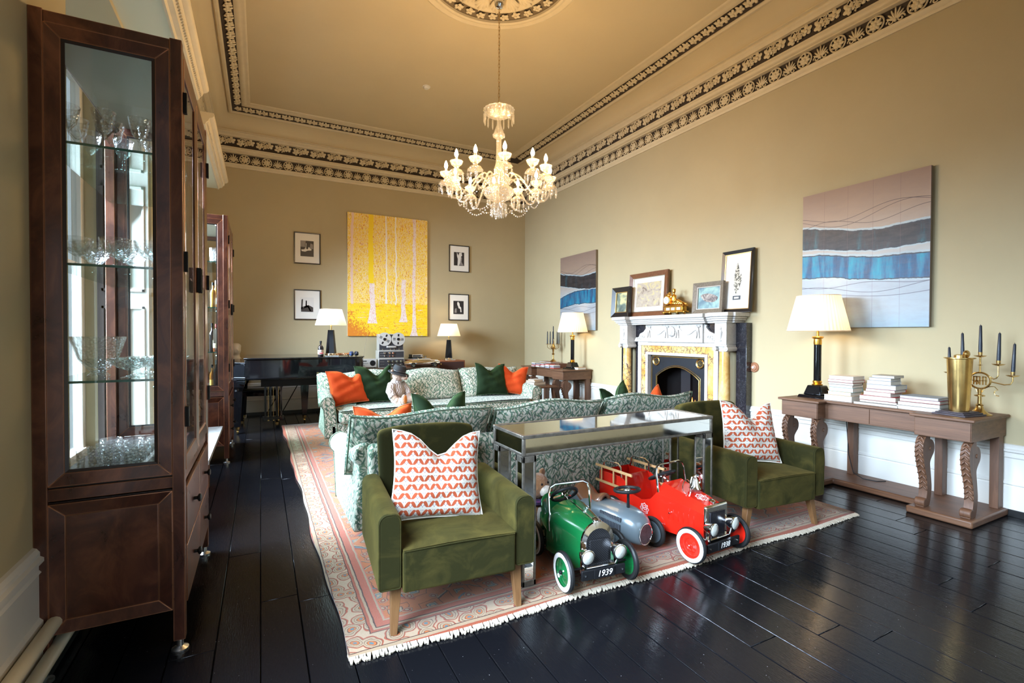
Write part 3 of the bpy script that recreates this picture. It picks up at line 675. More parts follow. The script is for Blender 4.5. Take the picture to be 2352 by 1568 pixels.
tag(fr.build('fringe', MAT('rug_fringe_wool', (.40, .34, .26), .9), rg), kind='stuff')
# ============================================================ ARMCHAIRS
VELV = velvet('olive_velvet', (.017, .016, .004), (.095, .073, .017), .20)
OAK = wood('oak', (.12, .052, .018), (.22, .11, .042), .45, (20, 20, 3))
def rprofile(w, h, r, n=5, z0=0):   # rounded rectangle in x,z centred x
    P = []
    for cx, cz, a0 in ((w/2-r, z0+h-r, 0), (-w/2+r, z0+h-r, PI/2), (-w/2+r*.3, z0+r*.3, PI), (w/2-r*.3, z0+r*.3, 3*PI/2)):
        rr = r if cz > z0+h/2 else r*.3
        for i in range(n+1): a = a0+PI/2*i/n; P.append((cx+rr*math.cos(a), cz+rr*math.sin(a)))
    return P
def armchair(splay=0):
    t = thing('armchair', '', 'armchair')
    W2, D = .385, .74       # local: front at y=0 (toward -y), x centred
    seam = VELV
    for s in (-1, 1):
        # arm: outer panel, arm top slopes down to the back slightly
        pr = rprofile(.105, .345, .042, z0=.225)
        a = MB().prism(pr, 0, .70, 'y', M=Matrix.Translation((s*(W2-.052), 0, 0))).build('arm', VELV, t, bevel=.012, seg=3)
        MB().tube([(s*(W2-.052)+p[0]*.96, .002, p[1]) for p in rprofile(.098, .338, .04, z0=.228)], .0035, 5, True).build('piping', seam, a)
    def seat(u, v):
        x = (u-.5)*.555; y = -.012+.60*v; cr = .022*math.sin(PI*u)*math.sin(PI*min(1, v*1.1+.1))
        return (x, y, .400+cr)
    sb = MB().box(-.2775, .2775, -.012, .60, .205, .398); sb.grid(seat, 16, 14)
    so = sb.build('seat', VELV, t, bevel=.012, seg=3)
    MB().tube([(-.272, -.012, .395), (0, -.016, .402), (.272, -.012, .395)], .0035, 5).build('piping', seam, so)
    def backf(u, v):
        x = (u-.5)*.60*(1-.05*(1-v)); z = .22+.62*v
        y = .60+.10*v + .016*(1-math.sin(PI*u))
        return (x, y, z-.03*v*abs(2*u-1)**3)
    bo = MB().grid(backf, 14, 12).build('backrest', VELV, t, solid=.115, bevel=0)
    bo.modifiers['solid'].offset = 1
    md = bo.modifiers.new('bev', 'BEVEL'); md.width = .03; md.segments = 4; md.limit_method = 'ANGLE'; md.angle_limit = .9
    sp = .05 if splay else .012
    for x, y in ((-.30, .06), (.30, .06), (-.29, .60), (.29, .60)):
        dx = sp*(1 if x > 0 else -1); dy = (-.015 if y < .3 else .05)
        MB().frustum(x+dx-.015, x+dx+.015, y+dy-.015, y+dy+.015, 0, x-.024, x+.024, y-.024, y+.024, .225).build('leg', OAK, t, bevel=.002)
    return t
ac1 = armchair(); ac1['label'] = 'olive green velvet armchair in the left foreground with printed cushion'
ac1.location = (.845, 2.145, .021); ac1.rotation_euler.z = math.radians(-4.5)
ac2 = armchair(1); ac2['label'] = 'olive green velvet armchair right of the red pedal car'; ac2.location = (3.245, 2.10, .021); ac2.rotation_euler.z = math.radians(-4.8)
for a in (ac1, ac2): a['group'] = 'olive velvet armchairs'
# ============================================================ CUSHIONS
def pillow(w, h, t, chop=.10, seed=0, lean=0):
    rn = random.Random(seed); ph = rn.random()*6; ph2 = rn.random()*6
    def side(s):
        def f(u, v):
            a = 2*u-1; b = 2*v-1
            ox = w/2*a*(1-.10*(1-b*b)*abs(a)); oz = h/2*b*(1-.07*(1-a*a)*abs(b))
            ch = math.exp(-((a-lean)/.42)**2)
            oz -= chop*ch*max(0, (b+.1)/1.1)**1.2
            e = (1-abs(a)**2.6)*(1-abs(b)**2.6)
            th = t/2*max(0, e)**.55*(1-.35*ch*max(0, b))
            th += .006*math.sin(7*a+3*b+ph)*e+.006*math.sin(11*b-4*a+ph2)*e
            th += -.030*ch*max(0, b)**.8*(e > 0)*math.exp(-((a-lean)/.16)**2) if s < 0 else 0
            return (ox, s*th+.02*a*b, oz)
        return f
    mb = MB(); mb.grid(side(-1), 26, 26); mb.grid(side(1), 26, 26); return mb
def cushion(label, mat, loc, rot, w=.5, h=.5, t=.17, chop=.10, seed=0, lean=0, group=None, piping=None, cat='cushion'):
    o = pillow(w, h, t, chop, seed, lean).build('cushion', mat, loc=loc, smooth=2.5); o.rotation_euler = rot; tag(o, label, cat, group)
    if piping:
        def edge(a, b):
            ch = math.exp(-((a-lean)/.42)**2); return (w/2*a*(1-.10*(1-b*b)*abs(a)), .02*a*b, h/2*b*(1-.07*(1-a*a)*abs(b))-chop*ch*max(0, (b+.1)/1.1)**1.2)
        q = [i/10*2-1 for i in range(11)]
        MB().tube([edge(a, -1) for a in q]+[edge(1, b) for b in q[1:]]+[edge(-a, 1) for a in q[1:]]+[edge(-1, -b) for b in q[1:-1]], .0045, 5, True).build('piping', piping, o)
    return o
PRINT = cushion_print(); LINEN = MAT('linen_piping', (.75, .7, .6), .9)
cushion('rust and white block printed cushion on the left foreground armchair', PRINT, (.835, 2.475, .655), (-.27, .09, -.06), .50, .46, .17, .12, 2, .05, 'block printed cushions', LINEN)
cushion('rust and white block printed cushion on the armchair beside the console', PRINT, (3.30, 2.44, .665), (-.25, .06, -.25), .48, .46, .17, .12, 5, .1, 'block printed cushions', LINEN)
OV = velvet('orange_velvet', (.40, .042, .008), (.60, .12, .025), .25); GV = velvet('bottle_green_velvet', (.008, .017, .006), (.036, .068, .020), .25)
OP = MAT('orange_piping', (.5, .1, .03), .8); GP = MAT('green_piping', (.03, .06, .02), .8)
# ============================================================ SOFAS
LEAF = leaf_fabric()
def softbox(x0, x1, y0, y1, z0, z1, crown=.03, r=.05, nx=14, ny=8):
    """upholstered cushion with crowned top and rounded edges"""
    mb = MB().box(x0, x1, y0, y1, z0, z1)
    return mb
def sofa(piping):
    t = thing('sofa', '', 'sofa')
    # local: front toward -y at y=0, back at y=.93 ; x from -1.56..1.56
    W = 1.42; D = .90
    MB().box(-W, W, .05, D-.06, .13, .30).build('base', LEAF, t, bevel=.03, seg=4)
    # bench seat cushion
    def seat(u, v):
        x = (2*u-1)*(W-.10); y = -.02+.72*v; return (x, y, .455+.022*math.sin(PI*u)*math.sin(PI*min(1, .15+v))+.008*math.sin(9*u))
    so = MB().box(-W+.10, W-.10, -.02, .70, .30, .452).build('seat_cushion', LEAF, t, bevel=.045, seg=5)
    MB().grid(seat, 20, 8).build('seat_crown', LEAF, so)
    MB().tube([(-W+.13, -.022, .44), (0, -.026, .446), (W-.13, -.022, .44)], .006, 6).build('piping', piping, so)
    MB().tube([(-W+.13, -.022, .31), (0, -.026, .306), (W-.13, -.022, .31)], .006, 6).build('piping', piping, so)
    # frame back
    bk = MB().prism([(D-.20, .14), (D, .14), (D+.03, .50), (D+.01, .66), (D-.05, .69), (D-.13, .66), (D-.17, .4)], -W+.03, W-.03, 'x').build('back_frame', LEAF, t, bevel=.03, seg=4)
    # rolled arms
    for s in (-1, 1):
        P = []
        for i in range(15): a = -.9+i/14*4.3; P.append((s*(W+.022+.078*math.cos(a)), .545+.078*math.sin(a)))
        P += [(s*(W-.07), .42), (s*(W-.09), .13), (s*(W+.055), .13), (s*(W+.065), .40)]
        am = MB().prism(P, .05, D-.06, 'y')
        am.v = [(x-s*.05*(y-.05)/.8*(z > .3), y, z+(.07*(y-.05)/.8 if z > .3 else 0)) for x, y, z in am.v]
        ar = am.build('arm', LEAF, t, bevel=.02, seg=3)
        MB().tube([(p[0], .047, p[1]) for p in P], .005, 5, True).build('piping', piping, ar)
    # three back cushions
    for i in range(3):
        cx = (-1+i)*1.0; hw = .495
        def cf(s, cx=cx, i=i):
            def f(u, v):
                a = 2*u-1; b = 2*v-1; e = max(0, (1-abs(a)**5)*(1-abs(b)**4))
                z = .44+.215*(b+1)*1.0+.012*math.sin(a*4+i)*max(0, b); y = .60+.165*v + s*(.115*e**.45)
                return (cx+hw*a, y+.05*v*v, z+.012*math.sin(a*3+i*2)*v)
            return f
        mb = MB().grid(cf(-1), 18, 14); mb.grid(cf(1), 18, 14)
        c = mb.build('back_cushion', LEAF, t, smooth=2.5)
        q = [k/12*2-1 for k in range(13)]
        f = cf(1); E_ = lambda a, b: f((a+1)/2, (b+1)/2)
        pts = [E_(a*.985, .955) for a in q]+[E_(.985, -b) for b in q[1:-1]]+[E_(-a*.985, -.955) for a in q]+[E_(-.985, b) for b in q[1:-1]]
        MB().tube([(x, y+.004, z) for x, y, z in pts], .0055, 5, True).build('piping', piping, c)
    for x, y in ((-W+.06, .10), (W-.06, .10), (-W+.08, D-.10), (W-.08, D-.10)):
        lg = MB().lathe([(.012, .03), (.016, .05), (.020, .09), (.032, .11), (.022, .125), (.034, .14), (.034, .16)], 16, (x, y, 0)).build('leg', wood('turned_leg' , (.10, .04, .02), (.2, .08, .04)) if 'turned_leg' not in bpy.data.materials else bpy.data.materials['turned_leg'], t)
        MB().cyl((x-.008, y, .016), (x+.008, y, .016), .016, n=14).lathe([(.014, .03), (.014, .045)], 12, (x, y, 0)).build('brass_castor', BRASS, lg)
    return t
PIPE = MAT('leaf_piping', (.10, .14, .09), .85, var=.5, vs=60)
sofA = sofa(PIPE); sofA['label'] = 'long green and white leaf patterned sofa facing the camera in front of the piano'; sofA.location = (2.15, 6.08, .021)
sofB = copy_tree(sofA, (1.985, 3.975, .021), PI, 'long leaf patterned sofa seen from behind, near the mirrored table')
for s_ in (sofA, sofB): s_['group'] = 'leaf patterned sofas'
# cushions on far sofa
G1 = 'velvet cushions on the sofas'
cushion('bright orange velvet cushion at the left end of the far sofa', OV, (.985, 6.50, .725), (-.30, -.10, .10), .47, .46, .17, .11, 1, .35, G1, OP)
cushion('dark green velvet cushion beside the hatted bear on the far sofa', GV, (1.33, 6.53, .745), (-.26, -.05, -.12), .48, .50, .18, .13, 3, .2, G1, GP)
cushion('dark green velvet cushion near the right end of the far sofa', GV, (3.06, 6.58, .735), (-.28, .04, -.03), .50, .48, .18, .10, 4, -.05, G1, GP)
cushion('orange velvet cushion against the right arm of the far sofa', OV, (3.40, 6.56, .715), (-.24, .10, -.5), .46, .44, .16, .10, 6, .0, G1, OP)
# cushions on near sofa, tops showing over its back
cushion('orange velvet cushion peeping over the left of the near sofa back', OV, (.80, 3.53, .660), (.28, 0, PI+.05), .44, .46, .17, .07, 7, .0, G1, OP)
cushion('dark green velvet cushion peeping over the near sofa back beside the orange one', GV, (1.235, 3.56, .705), (.24, 0, PI), .45, .50, .18, .14, 8, 0, G1, GP)
cushion('dark green velvet cushion peeping over the near sofa back before the fireplace', GV, (2.97, 3.56, .705), (.24, .12, PI+.3), .46, .48, .17, .12, 9, 0, G1, GP)
cushion('orange velvet cushion peeping over the right of the near sofa back', OV, (3.34, 3.53, .655), (.26, .28, PI-.1), .42, .44, .17, .06, 10, -.2, G1, OP)
# ============================================================ MIRRORED TABLE
def antique_mirror():
    g = G('antique_mirror'); sp = g.noise(g.tc(), 120, 2); n = g.noise(g.tc(), 9, 4)
    c = g.mix(g.ramp(sp, [(.70, (0, 0, 0)), (.74, (1, 1, 1))]), (.80, .80, .76), (.12, .11, .1))
    g.set(col=c, metal=1, rough=g.m('MULTIPLY', n, .10)); return g.mat
MIRR = antique_mirror(); SILVW = MAT('silvered_wood', (.17, .15, .125), .38, .7, var=.45, vs=25, bump=.0006, bs=80)
t = thing('mirrored_table', 'long antiqued mirror glass console table behind the near sofa', 'table', (1.26, 2.30, 0.021))
TW, TD, TH = 1.48, .385, .829
MB().box(.02, TW-.02, .02, TD-.02, TH-.012, TH-.004).build('mirror_top', MIRR, t)
MB().box(0, TW, 0, .022, TH-.02, TH).box(0, TW, TD-.022, TD, TH-.02, TH).box(0, .022, .022, TD-.022, TH-.02, TH).box(TW-.022, TW, .022, TD-.022, TH-.02, TH).build('top_edge', SILVW, t, bevel=.003)
ap = MB().box(.004, TW-.004, .004, TD-.004, TH-.115, TH-.10).box(0.002, .02, 0.002, .02, TH-.115, TH-.02).box(TW-.02, TW-.002, .002, .02, TH-.115, TH-.02).box(.002, .02, TD-.02, TD-.002, TH-.115, TH-.02).box(TW-.02, TW-.002, TD-.02, TD-.002, TH-.115, TH-.02).build('apron_frame', SILVW, t, bevel=.003)
for q in ((.02, TW-.02, .008, .014), (.02, TW-.02, TD-.014, TD-.008)): MB().box(q[0], q[1], q[2], q[3], TH-.10, TH-.02).build('mirror_panel', MIRR, ap)
for q in ((.008, .014), (TW-.014, TW-.008)): MB().box(q[0], q[1], .02, TD-.02, TH-.10, TH-.02).build('mirror_panel', MIRR, ap)
MB().box(.025, TW-.025, .025, TD-.025, TH-.10, TH-.013).build('table_core', BLACKM, t)
for x in (0, TW-.085):
    for y in (0, TD-.085):
        l = MB().box(x+.008, x+.077, y+.008, y+.077, 0, TH-.115).build('leg', BLACKM, t)
        f = MB()
        for dx in (0, .071):
            for dy in (0, .071): f.box(x+dx, x+dx+.014, y+dy, y+dy+.014, 0, TH-.115)
        f.box(x, x+.085, y, y+.085, TH-.15, TH-.115); f.box(x, x+.085, y, y+.085, 0, .03); f.build('leg_frame', SILVW, l, bevel=.002)
        m = MB().box(x+.014, x+.071, y+.004, y+.008, .03, TH-.15).box(x+.014, x+.071, y+.077, y+.081, .03, TH-.15).box(x+.004, x+.008, y+.014, y+.071, .03, TH-.15).box(x+.077, x+.081, y+.014, y+.071, .03, TH-.15).build('mirror_panel', MIRR, l)
# ============================================================ SCROLL LEG CONSOLES
WALN = wood('washed_walnut', (.075, .032, .015), (.20, .095, .048), .5, (3, .6, 12), ns=4)
WALNV = wood('washed_walnut_legs', (.075, .032, .016), (.19, .09, .047), .5, (14, 14, 1.5), ns=3)
def console():
    t = thing('console_table', '', 'table')       # origin at wall side/near end on the floor; x toward room negative, y 0..1.5
    L = 1.50; H = .79; XF = -.62; XM = -.50; B = .40
    top = [(0, 0), (XF, 0), (XF, B), (XM, B), (XM, L-B), (XF, L-B), (XF, L), (0, L)]
    MB().prism(top[::-1], H-.022, H, 'z').build('top', WALN, t, bevel=.006, seg=2)
    tb = [(0, .025), (XF+.03, .025), (XF+.03, B-.025), (XM+.03, B-.025), (XM+.03, L-B+.025), (XF+.03, L-B+.025), (XF+.03, L-.025), (0, L-.025)]
    MB().prism(tb[::-1], H-.17, H-.022, 'z').build('apron', WALN, t, bevel=.002)
    for y0, y1, x in ((.03, B-.03, XF+.03), (L-B+.03, L-.03, XF+.03)):
        MB().box(x-.006, x, y0, y1, H-.165, H-.03).build('end_block_front', WALN, t, bevel=.002)
    for y0, y1 in ((B+.0, L/2-.002), (L/2+.002, L-B)):
        MB().box(XM+.024, XM+.03, y0, y1, H-.16, H-.032).build('drawer', WALN, t, bevel=.002)
    bs = [(0, -.0), (XF-.01, -.0), (XF-.01, B+.01), (XM+.10, B+.01), (XM+.10, L-B-.01), (XF-.01, L-B-.01), (XF-.01, L), (0, L)]
    MB().prism(bs[::-1], 0, .055, 'z').build('base_shelf', WALN, t, bevel=.012, seg=2)
    def leg(yc):
        # S-curved scroll leg profile in x,z ; front toward -x
        o = []; X0 = XF+.035
        def sp(pts, n=10):
            out = []
            for i in range(len(pts)-1):
                p0 = pts[max(i-1, 0)]; p1 = pts[i]; p2 = pts[i+1]; p3 = pts[min(i+2, len(pts)-1)]
                for k in range(n):
                    u = k/n; out.append(tuple(.5*((2*b)+(c-a)*u+(2*a-5*b+4*c-d)*u*u+(3*b-a-3*c+d)*u**3) for a, b, c, d in zip(p0, p1, p2, p3)))
            return out+[pts[-1]]
        front = sp([(X0+.06, .62), (X0+.005, .58), (X0-.012, .50), (X0+.01, .40), (X0+.055, .28), (X0+.065, .18), (X0+.045, .10), (X0+.02, .075), (X0+.01, .056)], 5)
        back = sp([(X0+.10, .056), (X0+.125, .12), (X0+.135, .20), (X0+.12, .30), (X0+.105, .39), (X0+.12, .425)], 5)
        scroll = [(X0+.105+.068*math.cos(a), .51+.072*math.sin(a)) for a in [-1.0+i*.22 for i in range(13)]]
        P = front+back+scroll+[(X0+.10, .62)]
        lg = MB().prism(P, yc-.028, yc+.028, 'y').build('leg', WALNV, t, bevel=.004)
        lf = MB()           # carved acanthus feather down the front
        for k in range(11):
            i = 4+k*2; (x, z) = front[min(i, len(front)-1)]
            for s in (-1, 1):
                M = Matrix.Translation((x-.004, yc+s*.013, z)) @ Matrix.Rotation(s*.65, 4, 'X')
                lf.ell((0, 0, 0), (.009, .008, .024), 6, 4, M)
        lf.build('carved_leaf', WALNV, lg, smooth=1.2)
        MB().cyl((X0+.105, yc-.034, .51), (X0+.105, yc+.034, .51), .016, n=12).build('rosette', WALNV, lg, bevel=.004)
        MB().cyl((X0+.035, yc-.033, .088), (X0+.035, yc+.033, .088), .036, n=16).build('scroll_foot', WALNV, lg, bevel=.005)
    for y in (.06, B-.06, L-B+.06, L-.06): leg(y)
    for y in (.03, B-.02, L-B-.03, L-.08): MB().box(-.10, -.02, y, y+.055, .055, H-.17).build('rear_post', WALNV, t, bevel=.002)
    return t
con1 = console(); con1.location = (XR-.03, 1.56, 0); con1['label'] = 'long washed wood console table with carved scroll legs at the right'
con2 = copy_tree(con1, (XR-.03, 6.93, 0), 0, 'washed wood scroll leg console table beyond the fireplace')
for c in (con1, con2): c['group'] = 'scroll leg console tables'
CT = .79; CX = XR-.03
# side table behind the far sofa arm
t = thing('side_table', 'low square wooden table with splayed legs beyond the right arm of the far sofa', 'table', (4.15, 7.12, 0))
MB().box(-.22, .36, -.16, .42, .50, .525).build('top', WALN, t, bevel=.004)
MB().box(-.15, .30, -.10, .36, .06, .085).build('lower_shelf', WALN, t, bevel=.004)
for x, y in ((-.18, -.12), (.32, -.12), (-.18, .38), (.32, .38)):
    MB().frustum(x-.02, x+.02, y-.02, y+.02, 0, x*.85-.02, x*.85+.03, y*.85-.02, y*.85+.03, .5).build('leg', WALNV, t, bevel=.003)
# ============================================================ BOOKS
bookcache = {}
def bcol(c):
    if c not in bookcache: bookcache[c] = MAT('book_cover_%d' % len(bookcache), c, .45)
    return bookcache[c]
def book(loc, rz, l, w, h, cover, label, group, name='book'):
    """l along local y (spine length), w along x; fore-edge toward -x"""
    t = thing(name, label, 'book', loc, rz, group); c = bcol(cover); k = .0026
    MB().box(-w/2, w/2, -l/2, l/2, 0, k).box(-w/2, w/2, -l/2, l/2, h-k, h).box(w/2-k, w/2, -l/2, l/2, k, h-k).build('cover', c, t, bevel=.0008, seg=1)
    MB().box(-w/2+.004, w/2-k, -l/2+.004, l/2-.004, k, h-k).build('page_block', PAGES, t)
    return t
WH, RD_, BL_, OR_, GY, BK, TQ = (.52, .47, .42), (.34, .03, .03), (.20, .24, .30), (.62, .36, .14), (.30, .28, .25), (.03, .03, .03), (.12, .30, .30)
def stack(x, y, z, rz, spec, where, group):
    n = len(spec); ordn = ['lowest', 'second from bottom', 'third from bottom', 'fourth from bottom', 'fifth from bottom', 'sixth from bottom', 'seventh from bottom', 'eighth from bottom', 'ninth from bottom']
    for i, (l, w, h, col, word, dx, dy, dr) in enumerate(spec):
        pos = 'topmost' if i == n-1 else ordn[i]
        book((x+dx, y+dy, z), rz+dr, l, w, h, col, '%s book, %s in the %s' % (word, pos, where), group); z += h+.0003
stack(4.885, 2.61, CT, .0, [(.245, .20, .052, WH, 'thick white', -.01, .005, .03), (.21, .17, .034, OR_, 'ochre covered', .0, .0, -.03), (.21, .17, .040, TQ, 'teal edged', .0, -.01, .02), (.21, .17, .024, WH, 'slim white', .0, -.008, .0), (.22, .17, .022, BK, 'slim dark edged', 0, -.006, .03), (.225, .19, .026, RD_, 'red covered', .0, -.012, -.03), (.215, .19, .034, WH, 'white', .0, -.015, .02)], 'left stack on the long console', 'books in the left console stack')
stack(4.87, 2.29, CT, .0, [(.34, .22, .020, GY, 'slim grey', -.02, .0, .02), (.29, .20, .022, BK, 'dark spined', .0, -.01, .0), (.28, .20, .040, RD_, 'thick red edged', -.005, -.005, .03), (.22, .17, .034, WH, 'white', 0, .0, -.05), (.225, .20, .026, RD_, 'thin red', .01, -.02, .02), (.225, .20, .040, BL_, 'blue topped', .01, -.025, .04), (.19, .17, .032, WH, 'pale', .0, -.01, .0), (.175, .15, .026, BL_, 'small blue edged', .0, -.015, -.02), (.17, .18, .022, GY, 'grey brown', .01, -.035, .05)], 'middle stack on the long console', 'books in the middle console stack')
stack(4.86, 1.985, CT, .0, [(.30, .21, .030, WH, 'wide pale', .0, .0, .02), (.29, .21, .034, BK, 'black backed', .0, -.005, .0), (.275, .21, .026, RD_, 'red covered', .0, -.01, .02), (.265, .21, .022, BL_, 'blue grey', .0, -.008, -.01)], 'low right stack on the long console', 'books in the right console stack')
stack(4.20, 7.22, .525, .25, [(.22, .30, .016, BK, 'thin black', 0, 0, 0), (.22, .28, .050, BK, 'thick black lettered', 0, 0, 0), (.20, .22, .026, OR_, 'tan', -.02, 0, .1), (.17, .2, .018, WH, 'small cream', .0, 0, -.1)], 'pile on the low table', 'books on the low table')
# long atlas and cd cases on the far console
def lettering(body, size, mat, parent, loc, rot, align='CENTER', name='lettering', ext=.0006, shear=0):
    cu = bpy.data.curves.new(name, 'FONT'); cu.body = body; cu.size = size; cu.align_x = align; cu.align_y = 'CENTER'; cu.extrude = ext; cu.shear = shear
    cu.materials.append(mat); q = bpy.data.objects.new(name, cu); COL.objects.link(q); bpy.context.view_layer.update()
    me = bpy.data.meshes.new_from_object(q.evaluated_get(bpy.context.evaluated_depsgraph_get())); COL.objects.unlink(q); bpy.data.objects.remove(q)
    if not me.materials: me.materials.append(mat)
    o = bpy.data.objects.new(name, me); COL.objects.link(o); o.parent = parent; o.location = loc; o.rotation_euler = rot; return o
k = 0
CDM = [MAT('cd_case_%d' % i, c, .25) for i, c in enumerate(((.6, .6, .62), (.35, .36, .4), (.7, .68, .66), (.5, .08, .06), (.2, .2, .24)))]
names = ['first', 'second', 'third', 'fourth', 'fifth']; lv = ['bottom', 'second', 'third', 'fourth', 'top']
for s in range(5):
    yc = 8.12-s*.17; n = (5, 4, 5, 5, 4)[s]; z = CT
    for j in range(n):
        o = MB().box(-.07, .07, -.062, .062, 0, .0135).build('disc_case', CDM[(s*2+j*3) % 5], loc=(4.74+random.uniform(-.008, .008), yc+random.uniform(-.006, .006), z), bevel=.001, seg=1); z += .0145
        o.rotation_euler.z = random.uniform(-.08, .08)
        tag(o, 'disc case, %s level, %s stack from the left on the far console' % (lv[j], names[s]), 'disc case', 'disc cases on the far console')
for i, (yc, w, h, c, lb) in enumerate(((8.22, .2, .055, OR_, 'orange boxed book at the left back of the far console'), (7.95, .42, .016, (.16, .05, .03), 'long flat red brown atlas lying across the disc cases on the far console'))):
    book((4.93, yc, CT if i == 0 else CT+.078), 0, w, .2, h, c, lb, 'far console books')
o = MB().box(-.2, .2, -.32, .32, 0, .077).build('storage_box', bcol((.12, .05, .03)), loc=(4.97+.0, 7.78, CT)); o.scale = (.45, .8, 1); tag(o, 'dark red brown flat box behind the disc cases on the far console', 'box')
book((4.98, 6.99+.02, CT), 0, .12, .17, .04, (.42, .22, .09), 'small tan box book behind the far console lamp', None)
# ============================================================ LAMPS
LCOL = (1.0, .70, .38)
def console_lamp():
    t = thing('table_lamp', '', 'lamp')
    MB().frustum(-.125, .125, -.125, .125, 0, -.115, .115, -.115, .115, .028).build('plinth', BLACK, t, bevel=.006)
    MB().frustum(-.088, .088, -.088, .088, .028, -.062, .062, -.062, .062, .12).build('stepped_base', BLACK, t, bevel=.01, seg=3)
    MB().lathe([(.045, .12), (.048, .128), (.034, .138), (.042, .15), (.036, .165)], 24).build('gilt_collar', GILT, t)
    MB().lathe([(.033, .165), (.033, .53)], 24).build('column', BLACK, t)
    MB().lathe([(.034, .52), (.036, .53), (.034, .575), (.044, .58), (.052, .592), (.044, .60), (.012, .605), (.010, .70)], 24).build('gilt_capital', GILT, t)
    sh = MB().lathe([(.268, .655), (.186, 1.0)], 96, caps=False, pleat=.008).build('lamp_shade', WARMSH, t, smooth=0)
    MB().tube([(.267*math.cos(a), .267*math.sin(a), .657) for a in [2*PI*i/48 for i in range(48)]], .004, 5, True).tube([(.187*math.cos(a), .187*math.sin(a), .999) for a in [2*PI*i/48 for i in range(48)]], .004, 5, True).build('shade_trim', WARMSH, sh)
    sp = MB()
    for a in (0, 2.1, 4.2): sp.cyl((0, 0, .985), (.186*math.cos(a), .186*math.sin(a), .99), .002, n=5)
    sp.cyl((0, 0, .70), (0, 0, .985), .003, n=6).build('shade_carrier', BRASS, t)
    return t
L1 = console_lamp(); L1.location = (4.88, 2.86, CT); L1['label'] = 'tall black column lamp with pleated cream shade on the long console'
L2 = copy_tree(L1, (4.93, 7.17, CT), .1, 'black column lamp with pleated cream shade on the console beyond the fireplace')
BULB = bulbmat('lamp_bulb_glass', (1, .68, .34), 14.0)
for L in (L1, L2):
    L['group'] = 'black column table lamps'; MB().ell((0, 0, .78), (.028, .028, .04), 12, 8).build('bulb', BULB, L)
    point('lamp_light', (L.location.x, L.location.y, CT+.80), 5, LCOL, .05)
def cone_lamp():
    t = thing('table_lamp', '', 'lamp')
    MB().box(-.10, .10, -.10, .10, 0, .015).lathe([(.085, .015), (.09, .03), (.085, .045)], 24).build('chrome_base', CHROME, t, bevel=.003)
    MB().lathe([(.078, .045), (.046, .40)], 6).build('tapered_column', BLACK, t, smooth=0)
    MB().lathe([(.012, .40), (.012, .45), (.016, .455), (.008, .47), (.008, .62)], 12).build('lamp_neck', BRASS, t)
    MB().lathe([(.228, .475), (.158, .715)], 48, caps=False).build('lamp_shade', WARMSH, t)
    MB().ell((0, 0, .58), (.028, .028, .04), 12, 8).build('bulb', BULB, t)
    return t
PZ = 1.062
L3 = cone_lamp(); L3.location = (.955, 7.85, PZ); L3['label'] = 'black tapered lamp with cream shade standing on the piano'
L4 = copy_tree(L3, (3.29, 9.05, .893), 0, 'black tapered lamp with cream shade on the wooden speaker by the far wall')
for L in (L3, L4): L['group'] = 'black tapered lamps'; point('lamp_light', (L.location.x, L.location.y, L.location.z+.60), 6, LCOL, .05)
# power cord of the console lamp
o = MB().tube([(5.12, 2.72, .62), (5.11, 2.70, .45), (5.06, 2.66, .25), (5.03, 2.60, .09), (5.0, 2.50, .062), (5.03, 2.40, .06), (5.10, 2.36, .062)], .004, 6).build('power_cord', BLACKM); tag(o, 'thin black power cord dropping behind the left legs of the long console', 'cord')
# ============================================================ BRASS THINGS ON THE LONG CONSOLE
o = thing('slate_tray', 'dark stepped square slab under the brass canister', 'tray', (4.80, 1.735, CT), -.15)
MB().box(-.13, .13, -.11, .11, 0, .012).box(-.115, .115, -.095, .095, .012, .022).box(-.10, .10, -.08, .08, .022, .03).build('slab', MAT('dark_slate', (.05, .04, .05), .5, var=.4, vs=20, bump=.001), o, bevel=.003)
t = thing('brass_canister', 'tall dented brass shell canister standing on the dark slab', 'canister', (4.80, 1.735, CT+.031))
MB().lathe([(.060, 0), (.062, .01), (.078, .40), (.094, .405), (.094, .412), (0, .412)], 40).build('canister_body', BRASS, t)
MB().lathe([(.035, .412), (.035, .43), (.022, .436), (0, .436)], 20).build('lid_knob', BRASS, t)
MB().ell((.03, -.03, .44), (.035, .02, .03), 12, 8).build('bent_flap', BRASS, t)
def candle(loc, h, lean, label, group, r=.0125):
    M = Matrix.Rotation(lean[0], 4, 'X') @ Matrix.Rotation(lean[1], 4, 'Y')
    o = MB().lathe([(r, 0), (r*.98, h*.3), (r*.66, h*.97), (r*.3, h), (0, h)], 12, M=M).build('candle', MAT('navy_candle_wax', (.012, .018, .03), .4) if 'navy_candle_wax' not in bpy.data.materials else bpy.data.materials['navy_candle_wax'], loc=loc)
    MB().cyl((0, 0, h), (0, .001, h+.008), .001, n=4, ).xf(M).build('wick', BLACKM, o); tag(o, label, 'candle', group)
